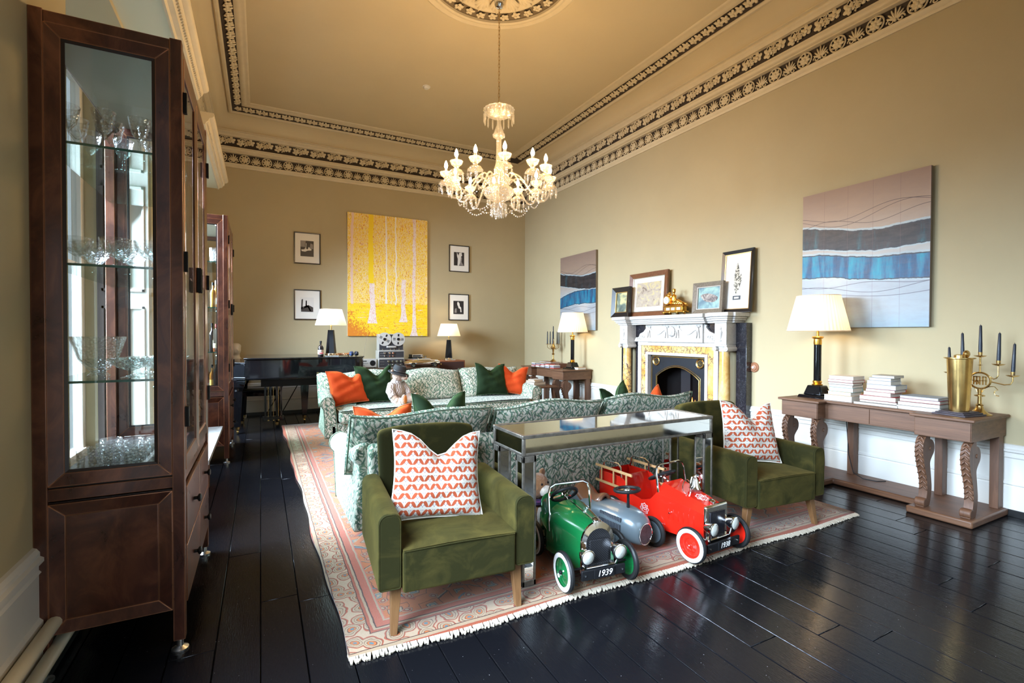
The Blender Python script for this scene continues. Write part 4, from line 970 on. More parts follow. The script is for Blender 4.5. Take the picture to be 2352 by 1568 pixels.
def candelabra(loc, s, rz):
    t = thing('candelabra', '', 'candelabra', loc, rz)
    MB().lathe([(.075, 0), (.075, .006), (.05, .018), (.026, .045), (.020, .07), (.026, .075), (.013, .085), (.012, .14), (.032, .145), (.032, .152), (.012, .158), (.014, .20), (.018, .205)], 24).build('stem', BRASS, t)
    for sg in (-1, 1):
        MB().tube([(0, sg*(.016+.052*(1-math.cos(q))), .175+.05*math.sin(q*.9)+.00*q) for q in [i*.24 for i in range(9)]]+[(0, sg*(.105-.022*math.sin(q)), .20-.022*(1-math.cos(q))) for q in [i*.7 for i in range(6)]], .0032, 6).build('scroll', BRASS, t)
    rg = MB().tube([(0, .062*math.cos(a), .265+.062*math.sin(a)) for a in [2*PI*i/28 for i in range(28)]], .007, 8, True).build('ring', BRASS, t)
    lt = MB()                                   # pierced blackletter monogram in the ring
    for yy in (-.036, -.018, .0, .018, .036): lt.box(-.004, .004, yy-.0038, yy+.0038, .232, .298)
    for yy in (-.027, .009, .027): lt.box(-.004, .004, yy-.010, yy+.010, .290, .298)
    lt.box(-.004, .004, -.046, .046, .262, .267); lt.tube([(0, .018+.012*math.cos(a), .25+.010*math.sin(a)) for a in [i*.6 for i in range(8)]], .004, 5)
    lt.build('monogram', BRASS, rg)
    MB().cyl((0, 0, .325), (0, 0, .445), .006).lathe([(.004, .38), (.016, .385), (.004, .39)], 16).build('centre_stem', BRASS, t)
    ends = [(0, .455)]
    for sg in (-1, 1):
        for dy, z0, z1 in ((.105, .300, .385), (.185, .262, .305)):
            pts = [(0, sg*.058, z0), (0, sg*dy*.75, z0-.018), (0, sg*(dy-.012), z0-.012), (0, sg*dy, z0+.012), (0, sg*dy, z1)]
            MB().tube(pts, .0045, 8).build('branch', BRASS, t); ends.append((sg*dy, z1+.01))
    for y, z in ends:
        MB().lathe([(.004, -.012), (.03, -.004), (.040, .004), (.034, .004), (.012, -.002), (.013, .03), (.011, .03), (.011, 0)], 20, (0, y, z)).build('drip_cup', BRASS, t)
    return t, ends
cb, ends = candelabra((4.95, 1.665, CT), 1, 0); cb['label'] = 'five branch brass candelabra with pierced ring at the right end of the long console'
nm = {0: 'tallest dark candle at the centre of the near candelabra', 1: 'dark candle on the inner left branch behind the brass canister', 2: 'dark candle on the outer left branch behind the brass canister', 3: 'dark candle on the inner right branch of the near candelabra', 4: 'dark leaning candle on the outer right branch of the near candelabra'}
order = {0: 0, 1: 3, 2: 4, 3: 1, 4: 2}
for i, (y, z) in enumerate(ends):
    candle((4.95, 1.665+y, CT+z+.004), .235 if i != 4 else .2, (.03*(1 if y < 0 else -1)*(abs(y)*6), 0), nm[order[i]], 'near candelabra candles')
# far candelabra
t = thing('candelabra', 'small ornate brass candelabra with dark candles on the far console', 'candelabra', (5.0, 7.92, CT+.10))
MB().lathe([(.06, 0), (.055, .01), (.015, .04), (.012, .12), (.03, .14), (.012, .16), (.02, .22), (.045, .27), (.02, .33), (.014, .40)], 20).build('stem', BRASS, t)
eb = [(0, .43, 0)]
for i in range(5):
    a = 2*PI*i/5+.3; d = .115
    MB().tube([(0.02*math.cos(a), .02*math.sin(a), .27), (.06*math.cos(a), .06*math.sin(a), .23), (d*math.cos(a), d*math.sin(a), .27), (d*math.cos(a), d*math.sin(a), .32)], .005, 6).build('branch', BRASS, t); eb.append((d, .33, a))
for d, z, a in eb: MB().lathe([(.004, -.01), (.032, .0), (.03, .004), (.010, 0), (.011, .025)], 16, (d*math.cos(a), d*math.sin(a), z)).build('drip_cup', BRASS, t)
for i, (d, z, a) in enumerate(eb):
    candle((5.0+d*math.cos(a), 7.92+d*math.sin(a), CT+.10+z+.004), .24, (0, 0), ['tall dark candle in the middle of the far candelabra', 'dark candle nearest the wall corner on the far candelabra', 'dark candle at the back left of the far candelabra', 'dark candle at the front left of the far candelabra', 'dark candle at the front right of the far candelabra', 'dark candle nearest the lamp on the far candelabra'][i], 'far candelabra candles')
# ============================================================ PICTURES ON THE WALLS
def blue_paint(seed, mid=1.0, tint=(1, 1, 1)):
    """abstract painting; object coords y across 0..1.12, z 0..1.4"""
    g = G('abstract_blue_painting_%d' % seed); p = g.sep(g.tc()); y = g.m('DIVIDE', p[1], 1.12); z = g.m('DIVIDE', p[2], 1.4)
    nz = g.noise(g.comb(g.m('MULTIPLY', y, 3), g.m('MULTIPLY', z, 3), seed), 2.5, 5, .6); wob = g.m('MULTIPLY', g.m('SUBTRACT', nz, .5), .035)
    def line(y0, y1, bow, am, fr_, ph): # boundary height across the picture
        return g.m('ADD', g.m('ADD', g.m('ADD', y0, g.m('MULTIPLY', y, y1-y0)), g.m('MULTIPLY', g.m('SINE', g.m('MULTIPLY', y, PI)), bow)), g.m('ADD', wob, g.m('MULTIPLY', g.m('SINE', g.m('ADD', g.m('MULTIPLY', y, fr_), ph)), am)))
    c = g.ramp(z, [(0, (.30, .42, .50)), (.12, (.40, .46, .50)), (.3, (.42, .46, .50)), (.46, (.50, .52, .52)), (.62, (.50, .42, .35)), (.8, (.42, .30, .22)), (1, (.34, .23, .18))])
    if seed == 1: BD = [(.455, .545, -.01, .305, .38, .0, 1), (.66, .745, -.035, .53, .60, -.02, 0)]
    else: BD = [(.52, .44, .03, .355, .315, .01, 1), (.705, .775, -.035, .54, .63, -.03, 0)]
    vb = g.noise(g.comb(g.m('MULTIPLY', y, 9), g.m('MULTIPLY', z, 1.6), seed), 1.5, 5, .6)
    for t0, t1, tb_, b0, b1, bb, kind in BD:
        top = line(t0, t1, tb_, .006, 9, seed); bot = line(b0, b1, bb, .006, 7, 2*seed)
        up = g.m('MULTIPLY', g.m('LESS_THAN', z, g.m('ADD', top, .022)), g.m('GREATER_THAN', z, g.m('SUBTRACT', bot, .016)))
        c = g.mix(up, c, (.46, .56, .60))
        ed = g.m('MULTIPLY', g.m('LESS_THAN', z, g.m('ADD', top, .008)), g.m('GREATER_THAN', z, g.m('SUBTRACT', bot, .007))); c = g.mix(ed, c, (.01, .02, .035))
        ins_ = g.m('MULTIPLY', g.m('LESS_THAN', z, top), g.m('GREATER_THAN', z, bot))
        if kind: cc = g.ramp(vb, [(.3, (.0, .02, .09)), (.45, (.0, .09, .22)), (.55, (.0, .20, .36)), (.7, (.0, .36, .50))])
        else: cc = g.ramp(vb, [(.3, (.006, .006, .008)), (.52, (.014, .016, .022)), (.62, (.006, .05, .07)), (.72, (.04, .17, .20))])
        c = g.mix(ins_, c, cc)
    n2 = g.noise(g.comb(g.m('MULTIPLY', y, 2), g.m('MULTIPLY', z, 7), seed), 4, 6, .65); c = g.mix(g.m('MULTIPLY', g.m('SUBTRACT', n2, .4), .6, clamp=True), c, (.25, .18, .17))
    # fine drawn lines
    for k, (z0, am, fr_) in enumerate(((.80, .035, 7), (.775, .05, 6), (.745, .03, 8), (.27, .03, 6), (.23, .02, 5), (.30, .012, 9))):
        ln = g.m('LESS_THAN', g.m('ABSOLUTE', g.m('SUBTRACT', z, g.m('ADD', z0, g.m('MULTIPLY', g.m('SINE', g.m('ADD', g.m('MULTIPLY', y, fr_), k*.8)), am)))), .0018)
        c = g.mix(g.m('MULTIPLY', ln, .8), c, (.05, .03, .04))
    if seed == 1:
        gl = g.m('LESS_THAN', g.m('FRACT', g.m('MULTIPLY', y, 5)), .010); c = g.mix(g.m('MULTIPLY', gl, .6), c, (.16, .08, .10))
    if seed == 2: c = g.mix(.25, c, (.03, .025, .02)); 
    c = g.mix(.18, c, (.0, .0, .0)); g.set(col=c, rough=.4, spec=.3); return g.mat
EDGE = MAT('canvas_edge', (.20, .17, .13), .6)
for sd, y0, lb in ((1, 2.08, 'large abstract painting with blue and black bands above the long console'), (2, 6.82, 'abstract painting with deep blue band above the far console')):
    t = thing('painting', lb, 'painting', (XR, y0, 1.48), 0, 'abstract blue band paintings')
    MB().box(-.042, -.012, 0, 1.12, 0, 1.40).build('stretcher', EDGE, t); MB().box(-.045, -.042, 0, 1.12, 0, 1.40).build('painted_canvas', blue_paint(sd), t)
def forest():
    g = G('yellow_forest_painting'); p = g.sep(g.tc()); x = p[0]; z = p[2]
    wx = g.m('ADD', x, g.m('MULTIPLY', g.m('SUBTRACT', g.noise(g.tc(), 3, 3), .5), .08))
    n1 = g.noise(g.comb(g.m('MULTIPLY', wx, 11), 0, g.m('MULTIPLY', z, 1.0)), 3, 5, .7, .4); n2 = g.noise(g.mapv(g.tc(), (1.5, 1, .8), (0, .5, 0)), 30, 3, .6, 1.0); n3 = g.noise(g.comb(g.m('MULTIPLY', x, 2), 0, g.m('MULTIPLY', z, 12)), 3, 4, .7, .6)
    up = g.m('GREATER_THAN', z, .62)
    f = g.m('ADD', g.m('MULTIPLY', n1, .55), g.m('MULTIPLY', n2, .45)); fl = g.m('ADD', g.m('MULTIPLY', n3, .6), g.m('MULTIPLY', n2, .4))
    YE, YL, PK, WHT, RD, ORR = (.88, .62, .01), (.84, .66, .06), (.78, .55, .46), (.80, .74, .66), (.62, .10, .02), (.82, .36, .02)
    cu = g.ramp(f, [(0, RD), (.37, ORR), (.39, YE), (.455, PK), (.47, WHT), (.485, YE), (.525, RD), (.532, YE), (.56, PK), (.575, WHT), (.60, ORR), (.61, YE)], 'CONSTANT')
    cl = g.ramp(fl, [(0, RD), (.39, ORR), (.42, YE), (.47, ORR), (.48, YE), (.53, YL), (.555, ORR), (.565, YE), (.59, PK), (.62, WHT)], 'CONSTANT')
    c = g.mix(up, cl, cu)
    dk = g.m('SUBTRACT', 1.05, g.m('ADD', g.m('MULTIPLY', z, 2.0), g.m('MULTIPLY', x, 1.4)), clamp=True); c = g.mix(g.m('MULTIPLY', g.m('GREATER_THAN', g.m('ADD', n2, g.m('MULTIPLY', dk, .35)), .62), .9), c, (.60, .15, .01))
    def trunk(cx, w, zb, flare, col, z1=9):
        ww = g.m('ADD', w, g.m('MULTIPLY', g.m('POWER', 2.718, g.m('MULTIPLY', g.m('SUBTRACT', zb, z), 9)), flare))
        dx = g.m('ABSOLUTE', g.m('SUBTRACT', wx, cx)); mk = g.m('MULTIPLY', g.m('LESS_THAN', dx, ww), g.m('GREATER_THAN', z, zb)); return g.m('MULTIPLY', mk, g.m('LESS_THAN', z, z1)), col
    tk = g.ramp(n2, [(0, (.70, .40, .30)), (.44, (.80, .70, .66)), (.56, (.74, .56, .50))], 'CONSTANT')
    for m_, cc in (trunk(.43, .045, 1.0, .0, YE), trunk(.45, .045, .24, .06, tk, 1.0), trunk(1.05, .04, .27, .05, tk, 1.1), trunk(1.26, .030, .0, .05, tk), trunk(.08, .022, .6, 0, PK), trunk(.72, .014, .62, .01, WHT), trunk(.90, .012, .6, 0, WHT)): c = g.mix(m_, c, cc)
    g.bump(n2, .001); g.set(col=c, rough=.6); return g.mat
t = thing('painting', 'tall yellow and orange woodland painting on the far wall', 'painting', (1.435, YF-.003, 1.365))
MB().box(0, 1.53, -.035, 0, 0, 2.30).build('stretcher', MAT('pale_canvas', (.7, .62, .45), .7), t); MB().box(0, 1.53, -.038, -.035, 0, 2.30).build('painted_canvas', forest(), t)
PHW = MAT('photo_white', (.70, .68, .64), .5); PHB = MAT('photo_black', (.02, .018, .02), .4); PHG = MAT('photo_grey', (.25, .23, .22), .5); MOUNT = MAT('ivory_mount', (.78, .75, .68), .7); BFR = MAT('black_picture_frame', (.012, .01, .01), .3)
def photo(x, z, w, h, label, shapes, base):
    t = thing('framed_photograph', label, 'picture', (x, YF, z), 0, 'black framed photographs on the far wall')
    put = lambda u, d, zz: (u, -.012-d, zz)
    frame_bm(0, w, 0, h, .018, .014, .002, put).build('frame', BFR, t, bevel=.001, seg=1)
    MB().box(.01, w-.01, -.014, 0, .01, h-.01).build('mount', MOUNT, t)
    ph = MB().box(w*.24, w*.74, -.0150, -.014, h*.24, h*.74).build('print', base, t)
    for m_, pts in shapes: MB().prism([(w*(.24+.5*a), h*(.24+.5*b)) for a, b in pts], -.0158, -.0149, 'y').build('figure', m_, ph)
photo(.53, 2.655, .44, .56, 'upper left black framed photograph of a crouching figure', [(PHG, [(0, .6), (.4, .6), (.4, 1), (0, 1)]), (PHW, [(.42, .5), (.55, .45), (.62, .62), (.85, .45), (.8, .4), (.55, .38), (.35, .3), (.1, .32), (.05, .42), (.3, .45), (.36, .55), (.35, .8), (.45, .85)]), (PHG, [(.7, .5), (.95, .5), (.95, .8), (.75, .85)])], PHB)
photo(.525, 1.655, .445, .54, 'lower left black framed photograph of an armchair, beside the piano lamp', [(PHB, [(.05, .05), (.95, .05), (.95, .35), (.6, .5), (.05, .35)]), (PHB, [(.05, .2), (.15, .2), (.2, .9), (.08, .85)]), (PHW, [(.15, .15), (.3, .35), (.2, .85), (.55, .9), (.6, .5), (.8, .1), (.7, .1), (.55, .35), (.3, .3)]), (PHB, [(.38, .4), (.48, .4), (.48, .8), (.4, .8)])], PHW)
photo(3.43, 2.69, .45, .55, 'upper right black framed photograph of a pale draped figure', [(PHW, [(.35, .02), (.5, 0), (.62, .2), (.7, .7), (.8, .75), (.75, 1), (.5, .95), (.45, .75), (.35, .9), (.28, 1), (.3, .7), (.38, .5)]), (PHG, [(.5, .05), (.95, .02), (.75, .3), (.8, .6), (.68, .7), (.66, .3)])], PHB)
photo(3.42, 1.69, .45, .545, 'lower right black framed photograph of two dancers, behind the speaker lamp', [(PHW, [(.36, .85), (.45, .95), (.6, .8), (.62, .6), (.75, .5), (.8, .15), (.68, .15), (.66, .4), (.5, .45), (.45, .6), (.38, .7)]), (PHG, [(.1, .1), (.32, .1), (.3, .45), (.15, .4)])], PHB)
# ============================================================ FIREPLACE  (against wall_right; local y along wall)
def marble(name, a, b, vein, sc=3, rough=.2, thin=.03):
    g = G(name); n = g.noise(g.tc(), sc, 5, .6, 1.5); v = g.m('ABSOLUTE', g.m('SUBTRACT', g.noise(g.tc(), sc*1.3, 6, .65, 2.2), .5))
    c = g.mix(n, a, b); c = g.mix(g.ramp(v, [(0, (1, 1, 1)), (thin, (0, 0, 0))]), c, vein); g.set(col=c, rough=rough, coat=.2); return g.mat
MW = marble('white_marble', (.56, .54, .51), (.50, .48, .45), (.36, .34, .32), 2.0, .25, .010)
MK = marble('black_marble', (.006, .006, .010), (.016, .016, .022), (.20, .19, .19), 6, .15, .004)
def siena():
    g = G('siena_marble'); vo = g.n('TexVoronoi', feature='DISTANCE_TO_EDGE'); wv = g.vm('ADD', g.tc(), g.vm('SCALE', g.noise(g.tc(), 8, 3, .5, 0, 1), .08)); g.put(vo.inputs['Vector'], wv); vo.inputs['Scale'].default_value = 16
    n = g.noise(g.tc(), 5, 5, .6, .8); c = g.ramp(n, [(.3, (.50, .24, .05)), (.5, (.62, .38, .12)), (.7, (.70, .52, .28))])
    e = g.m('MULTIPLY', g.m('LESS_THAN', vo.outputs['Distance'], .045), g.m('GREATER_THAN', g.noise(g.tc(), 3, 2), .47)); c = g.mix(g.m('MULTIPLY', e, .85), c, (.07, .04, .05)); g.set(col=c, rough=.2, coat=.3); return g.mat
MS = siena(); IRON = MAT('blackened_iron', (.008, .010, .015), .4, .1, var=.4, vs=6); SOOT = MAT('sooty_firebrick', (.006, .005, .005), .9, spec=.05)
fp = thing('fireplace', 'carved white marble fireplace with yellow marble columns and black iron insert', 'fireplace', (XR, 4.945, 0))
def sym(name, fn, mat, **kw):     # fn(mb, s) adds geometry with y sign s
    for s in (-1, 1): mb = MB(); fn(mb, s); mb.build(name, mat, fp, **kw)
def bx(mb, x0, x1, s, y0, y1, z0, z1): mb.box(x0, x1, min(s*y0, s*y1), max(s*y0, s*y1), z0, z1)
sym('black_slip', lambda m, s: bx(m, -.10, 0, s, .98, 1.12, 0, 1.55), MK, bevel=.004)
MB().box(-.09, 0, -.98, .98, 1.20, 1.56).build('black_frieze_ground', MK, fp)
sym('inner_black_slip', lambda m, s: bx(m, -.085, 0, s, .73, .80, 0, 1.22), MK)
sym('outer_white_jamb', lambda m, s: bx(m, -.115, 0, s, .66, .73, 0, 1.245), MW, bevel=.006)
MB().box(-.115, 0, -.73, .73, 1.245, 1.30).build('white_lintel', MW, fp, bevel=.008, seg=3)
sym('siena_jamb', lambda m, s: bx(m, -.10, 0, s, .565, .66, 0, 1.245), MS)
MB().box(-.10, 0, -.565, .565, 1.15, 1.245).build('siena_lintel', MS, fp)
sym('inner_white_jamb', lambda m, s: bx(m, -.115, 0, s, .52, .565, 0, 1.15), MW, bevel=.006)
MB().box(-.115, 0, -.52, .52, 1.11, 1.15).build('inner_white_lintel', MW, fp, bevel=.006)
# columns with ionic capitals and blocks above
for s in (-1, 1):
    y = s*.885
    MB().box(-.27, -.10, y-.095, y+.095, 0, .12).build('column_base', MW, fp, bevel=.008)
    MB().lathe([(.082, .12), (.085, .14), (.074, .16), (.078, .175), (.070, .19), (.068, .6), (.060, 1.21)], 28, (-.185, y, 0)).build('column', MS, fp)
    cp = MB().box(-.27, -.10, y-.095, y+.095, 1.262, 1.285).lathe([(.064, 1.20), (.07, 1.215), (.062, 1.225), (.075, 1.26)], 24, (-.185, y, 0))
    for yy in (-.082, .082): cp.cyl((-.272, y+yy, 1.235), (-.10, y+yy, 1.235), .030, n=14); cp.cyl((-.278, y+yy, 1.235), (-.27, y+yy, 1.235), .014, n=10)
    cp.build('ionic_capital', MW, fp, bevel=.003)
    b = MB().box(-.265, -.02, y-.085, y+.085, 1.285, 1.56).build('capital_block', MW, fp, bevel=.006)
    MB().lathe([(.018, 0), (.022, .01), (.010, .025), (.026, .07), (.034, .11), (.022, .135), (.014, .145), (.024, .155), (.012, .18), (0, .20)], 16, (-.262, y, 1.325)).build('carved_urn', MW, b)
# shelf, breakfront
for z0, z1, e in ((1.55, 1.575, .02), (1.575, 1.60, .045), (1.60, 1.625, .06), (1.625, 1.675, .09)):
    mb = MB().box(-.17-e, 0, -1.0-e, 1.0+e, z0, z1)
    for s in (-1, 1): mb.box(-.265-e, -.1, min(s*(.80-e*.5), s*(.97+e)), max(s*(.80-e*.5), s*(.97+e)), z0, z1)
    mb.box(-.215-e, -.1, -.62-e*.3, .62+e*.3, z0, z1)
    mb.build('mantel_moulding' if z1 < 1.67 else 'mantel_shelf', MW, fp, bevel=.008, seg=3)
# central carved tablet with shoulders
P = [(-.80, 1.30), (-.78, 1.35), (-.70, 1.375), (-.68, 1.42), (-.60, 1.45), (-.55, 1.50), (-.56, 1.535), (-.50, 1.555), (.50, 1.555), (.56, 1.535), (.55, 1.50), (.60, 1.45), (.68, 1.42), (.70, 1.375), (.78, 1.35), (.80, 1.30)]
tb = MB().prism(P, -.125, -.05, 'x').build('carved_tablet', MW, fp, bevel=.006)
MB().box(-.155, -.12, -.52, .52, 1.30, 1.555).build('tablet_panel', MW, tb, bevel=.004)
sw = MB()
for c0, c1 in ((-.44, -.11), (.11, .44)):
    for k in range(4): sw.tube([(-.162, c0+(c1-c0)*u, 1.51-.01*k-(.10-.018*k)*math.sin(PI*u)) for u in [i/10 for i in range(11)]], .010-.001*k, 6)
sw.build('drapery_swag', MW, tb)
for y in (-.45, -.10, .10, .45):
    rb = MB().ell((-.165, y-.022, 1.515), (.012, .022, .014), 8, 5).ell((-.165, y+.022, 1.515), (.012, .022, .014), 8, 5).ell((-.17, y, 1.51), (.012, .012, .012), 8, 5)
    for d in (-.012, .012): rb.tube([(-.162, y+d*.4, 1.50), (-.168, y+d, 1.45), (-.162, y+d*1.5, 1.40), (-.166, y+d*2.2, 1.36)], [.009, .011, .010, .006], 6)
    rb.build('ribbon_bow', MW, tb)
fc = MB().ell((-.165, 0, 1.435), (.04, .045, .062), 16, 12).ell((-.20, 0, 1.43), (.014, .009, .018), 8, 6).ell((-.192, -.018, 1.45), (.012, .012, .006), 8, 5).ell((-.192, .018, 1.45), (.012, .012, .006), 8, 5).ell((-.197, 0, 1.402), (.010, .014, .006), 8, 5)
for i in range(11): a = -2.3+i*.46; fc.ell((-.165, .052*math.sin(a), 1.445+.062*math.cos(a)), (.022, .017, .017), 7, 5)
fc.build('carved_mask', MW, tb, remesh=.005)
for s in (-1, 1):
    sc = MB()
    for q in range(5): sc.tube([(-.13, s*(.60+.035*q+.02*math.cos(a)), 1.345+.018*math.sin(a)+(.03 if q < 2 else 0)) for a in [i*.5 for i in range(12)]], .004, 5)
    sc.build('carved_scrollwork', MW, tb)
# iron insert with arched opening
aw = .485; ah = .80; yo = .385
ins = MB()
arc = [(-yo, 0), (-yo, ah)]+[(-yo+2*yo*i/14, ah+.155*math.sin(PI*i/14)**.9) for i in range(1, 14)]+[(yo, ah), (yo, 0)]
out = [(-aw-.03, 0), (-aw-.03, ah)]+[(-aw-.03+2*(aw+.03)*i/14, 1.11) for i in range(1, 14)]+[(aw+.03, ah), (aw+.03, 0)]
vs = [(-.05, y, z) for y, z in out]+[(-.05, y, z) for y, z in arc]; n = len(arc)
vs[1] = (-.05, -aw-.03, 1.11); vs[n-2] = (-.05, aw+.03, 1.11)
ins.add(vs, [(i, i+1, n+i+1, n+i) for i in range(n-1)]); insert = ins.build('iron_insert', IRON, fp)
MB().tube([(-.055, y, z) for y, z in arc], .009, 6).tube([(-.052, y*1.05, z+.02 if z > .01 else 0) for y, z in arc], .005, 6).build('brass_arch_trim', BRASS, insert)
MB().box(-.056, -.045, -.50, -.485, 0, 1.10).box(-.056, -.045, .485, .50, 0, 1.10).box(-.056, -.045, -.5, .5, 1.085, 1.10).build('brass_edge_trim', BRASS, insert)
for s in (-1, 1):
    M = Matrix.Translation((-.052, s*.40, 1.02)) @ Matrix.Rotation(-PI/2, 4, 'Y')
    r = MB().lathe([(.068, 0), (.068, .008), (.060, .014), (.052, .010), (.05, .004), (0, .003)], 28, M=M).build('pierced_roundel', BRASS, insert)
    hs = MB()
    for k in range(10): a = 2*PI*k/10; hs.ell((-.0565, s*.40+.030*math.cos(a), 1.02+.030*math.sin(a)), (.002, .007+.005*abs(math.cos(a)), .007+.005*abs(math.sin(a))), 8, 4)
    hs.ell((-.058, s*.40, 1.02), (.004, .009, .009), 8, 5).build('roundel_piercing', BLACKM, r)
MB().box(.0, .19, -.47, -.45, 0, 1.05).box(0, .19, .43, .45, 0, 1.05).box(.19, .21, -.47, .45, 0, 1.05).box(0, .2, -.47, .45, 1.04, 1.06).build('firebox', SOOT, fp)
MB().box(.15, .185, -.05, .12, .0, .95).build('fireback_rib', MAT('fireback', (.02, .018, .02), .7, spec=.1), fp)
MB().box(-.55, 0, -1.1, 1.1, .0, .012).build('hearth_slab', MK, fp, bevel=.003)
# grate with a small fire at the right of the opening
t = thing('fire_grate', 'small iron grate with glowing embers in the fireplace', 'grate', (XR+.02, 4.94, .01))
g_ = MB()
for k in range(9): g_.cyl((-.04, -.30+k*.075, .10), (-.04, -.30+k*.075, .24), .006, n=6)
g_.cyl((-.04, -.32, .24), (-.04, .32, .24), .008, n=8).cyl((-.04, -.32, .10), (-.04, .32, .10), .008, n=8).box(-.05, .14, -.32, .32, .09, .10)
for y in (-.3, .3): g_.cyl((-.04, y, 0), (-.04, y, .3), .01, n=8)
g_.build('grate_bars', IRON, t)
fl = MB()
for k in range(6): y = -.28+.05*k; fl.lathe([(.0, 0), (.022, .03), (.016, .10), (.006, .18+.03*(k % 3)), (0, .22+.03*(k % 3))], 8, (.02, y, .26))
fl.build('flame', MAT('flame', (1, .3, .05), .5, ecol=(1, .25, .03, 1), est=5), t)
tag(MB().ell((.04, 0, .2), (.08, .29, .08), 20, 10).build('coals', MAT('coal', (.02, .015, .015), .9, bump=.03, bs=20, ecol=(1, .2, .03, 1), est=.15), t), kind='stuff')
# ============================================================ MANTEL SHELF ITEMS
MT = 1.676
def leaning(yc, w, h, fw, label, fmat, inner, tilt=.07, x=-.10, fd=.025, mount=None, mw=0, slip=None, base_x=None):
    t = thing('framed_picture', label, 'picture', (XR+x, yc, MT), 0, 'pictures leaning on the mantel shelf'); t.rotation_euler = (0, tilt, 0)
    put = lambda u, d, z: (-d, u, z)
    frame_bm(-w/2, w/2, 0, h, fw, fd, fd*.45, put).build('frame', fmat, t, bevel=.002, seg=1)
    if slip: frame_bm(-w/2+fw, w/2-fw, fw, h-fw, .009, fd*.55, .002, put).build('slip', slip, t)
    MB().box(-.003, .002, -w/2+.01, w/2-.01, .01, h-.01).build('mount', mount or MOUNT, t)
    iw = w-2*fw-2*mw; ih = h-2*fw-2*mw
    p = MB().box(-.0045, -.003, -iw/2, iw/2, fw+mw, fw+mw+ih).build('print', inner, t); return t, p
def artmat(name, stops, sc=6, dist=1.5, seed=0):
    g = G(name); n = g.noise(g.vm('ADD', g.tc(), (seed, 0, 0)), sc, 5, .6, dist); g.set(col=g.ramp(n, stops), rough=.6); return g.mat
BROWNF = wood('burr_frame', (.10, .035, .015), (.22, .09, .04), .3, (8, 8, 8)); GOLDSLIP = MAT('gold_slip', (.6, .38, .14), .35, .8); WORN = wood('worn_frame', (.10, .075, .05), (.26, .21, .15), .6, (20, 20, 20))
leaning(5.99, .42, .47, .075, 'small black framed picture of a yellow gorge, leftmost on the mantel', BFR, artmat('gorge_print', [(.35, (.05, .07, .06)), (.48, (.14, .17, .13)), (.55, (.50, .46, .22)), (.7, (.6, .56, .3))], 3.5, .5, 3), x=-.17, fd=.05, slip=GOLDSLIP)
leaning(5.50, .80, .66, .07, 'brown framed old county map leaning on the mantel', BROWNF, artmat('map_print', [(.38, (.16, .11, .08)), (.42, (.34, .27, .20)), (.55, (.40, .33, .25)), (.60, (.52, .42, .18)), (.66, (.36, .29, .22))], 9, 1.2, 1), x=-.09, fd=.04, mw=.075, slip=MAT('silver_slip', (.6, .55, .45), .3, .8))
t_, p_ = leaning(4.345, .47, .40, .055, 'worn framed painting of a fish on blue green ground', WORN, artmat('sea_paint', [(.35, (.10, .16, .20)), (.5, (.20, .32, .32)), (.65, (.30, .45, .38))], 7, .8, 2), x=-.14, fd=.045, slip=MAT('linen_slip', (.5, .45, .4), .8))
MB().prism([(.13*math.cos(a)*(1+.1*math.sin(3*a)), .20+.055*math.sin(a)+.02*math.cos(a)) for a in [2*PI*i/24 for i in range(24)]], -.006, -.0044, 'x').build('painted_fish', artmat('fish_paint', [(.4, (.10, .08, .08)), (.55, (.30, .25, .22)), (.65, (.45, .42, .36))], 14, 1.5), p_)
t_, p_ = leaning(3.985, .44, .76, .04, 'tall black framed drawing of a cypress plume, rightmost on the mantel', BFR, MAT('drawing_paper', (.74, .73, .70), .7), x=-.085, fd=.03, slip=GOLDSLIP)
pl = [(-.01, .22), (.035, .30), (.055, .38), (.05, .48), (.03, .44), (.02, .52), (-.005, .62), (-.03, .55), (-.045, .45), (-.05, .34), (-.035, .27)]
MB().prism([(-y, z) for y, z in pl], -.0060, -.0044, 'x').build('drawn_plume', artmat('ink_hatching', [(.47, (.05, .045, .03)), (.52, (.55, .5, .4))], 60, 0), p_)
MB().box(-.0060, -.0044, -.055, .055, .155, .205).build('drawn_block', PHB, p_); MB().box(-.0066, -.0055, -.03, .035, .17, .19).build('drawn_horse', PHW, p_)
# gilt clock with reclining figure
t = thing('mantel_clock', 'gilt bronze mantel clock with a reclining figure', 'clock', (XR-.17, 4.88, MT))
MB().box(-.05, .05, -.20, .19, .03, .05).box(-.04, .04, -.17, .16, .05, .115).box(-.05, .05, -.19, .18, .115, .13).build('plinth', GILT, t, bevel=.005)
for y in (-.10, .0, .09): MB().box(-.044, -.040, y-.035, y+.03, .065, .10).build('marble_inlay', MW, t)
ft = MB()
for y in (-.19, -.07, .06, .17): ft.lathe([(.008, 0), (.016, .01), (.008, .03)], 10, (-.02, y, 0)); ft.ell((-.045, y, .035), (.012, .022, .016), 8, 5)
ft.build('scroll_feet', GILT, t)
c = MB().cyl((-.045, .115, .205), (.045, .115, .205), .068, n=24).ell((0, .115, .275), (.04, .05, .03), 10, 6).ell((0, .10, .30), (.02, .02, .02), 8, 6).build('clock_drum', GILT, t, bevel=.006)
MB().cyl((-.050, .115, .205), (-.044, .115, .205), .050, n=28).build('dial', MAT('enamel_dial', (.80, .80, .78), .2), c)
MB().box(-.053, -.050, .113, .117, .205, .24).box(-.053, -.050, .09, .115, .203, .207).build('hands', BLACKM, c)
nm_ = MB()
for k in range(12): a = 2*PI*k/12; nm_.box(-.0525, -.0495, .115+.041*math.cos(a)-.002, .115+.041*math.cos(a)+.002, .205+.041*math.sin(a)-.004, .205+.041*math.sin(a)+.004)
nm_.build('numerals', BLACKM, c)
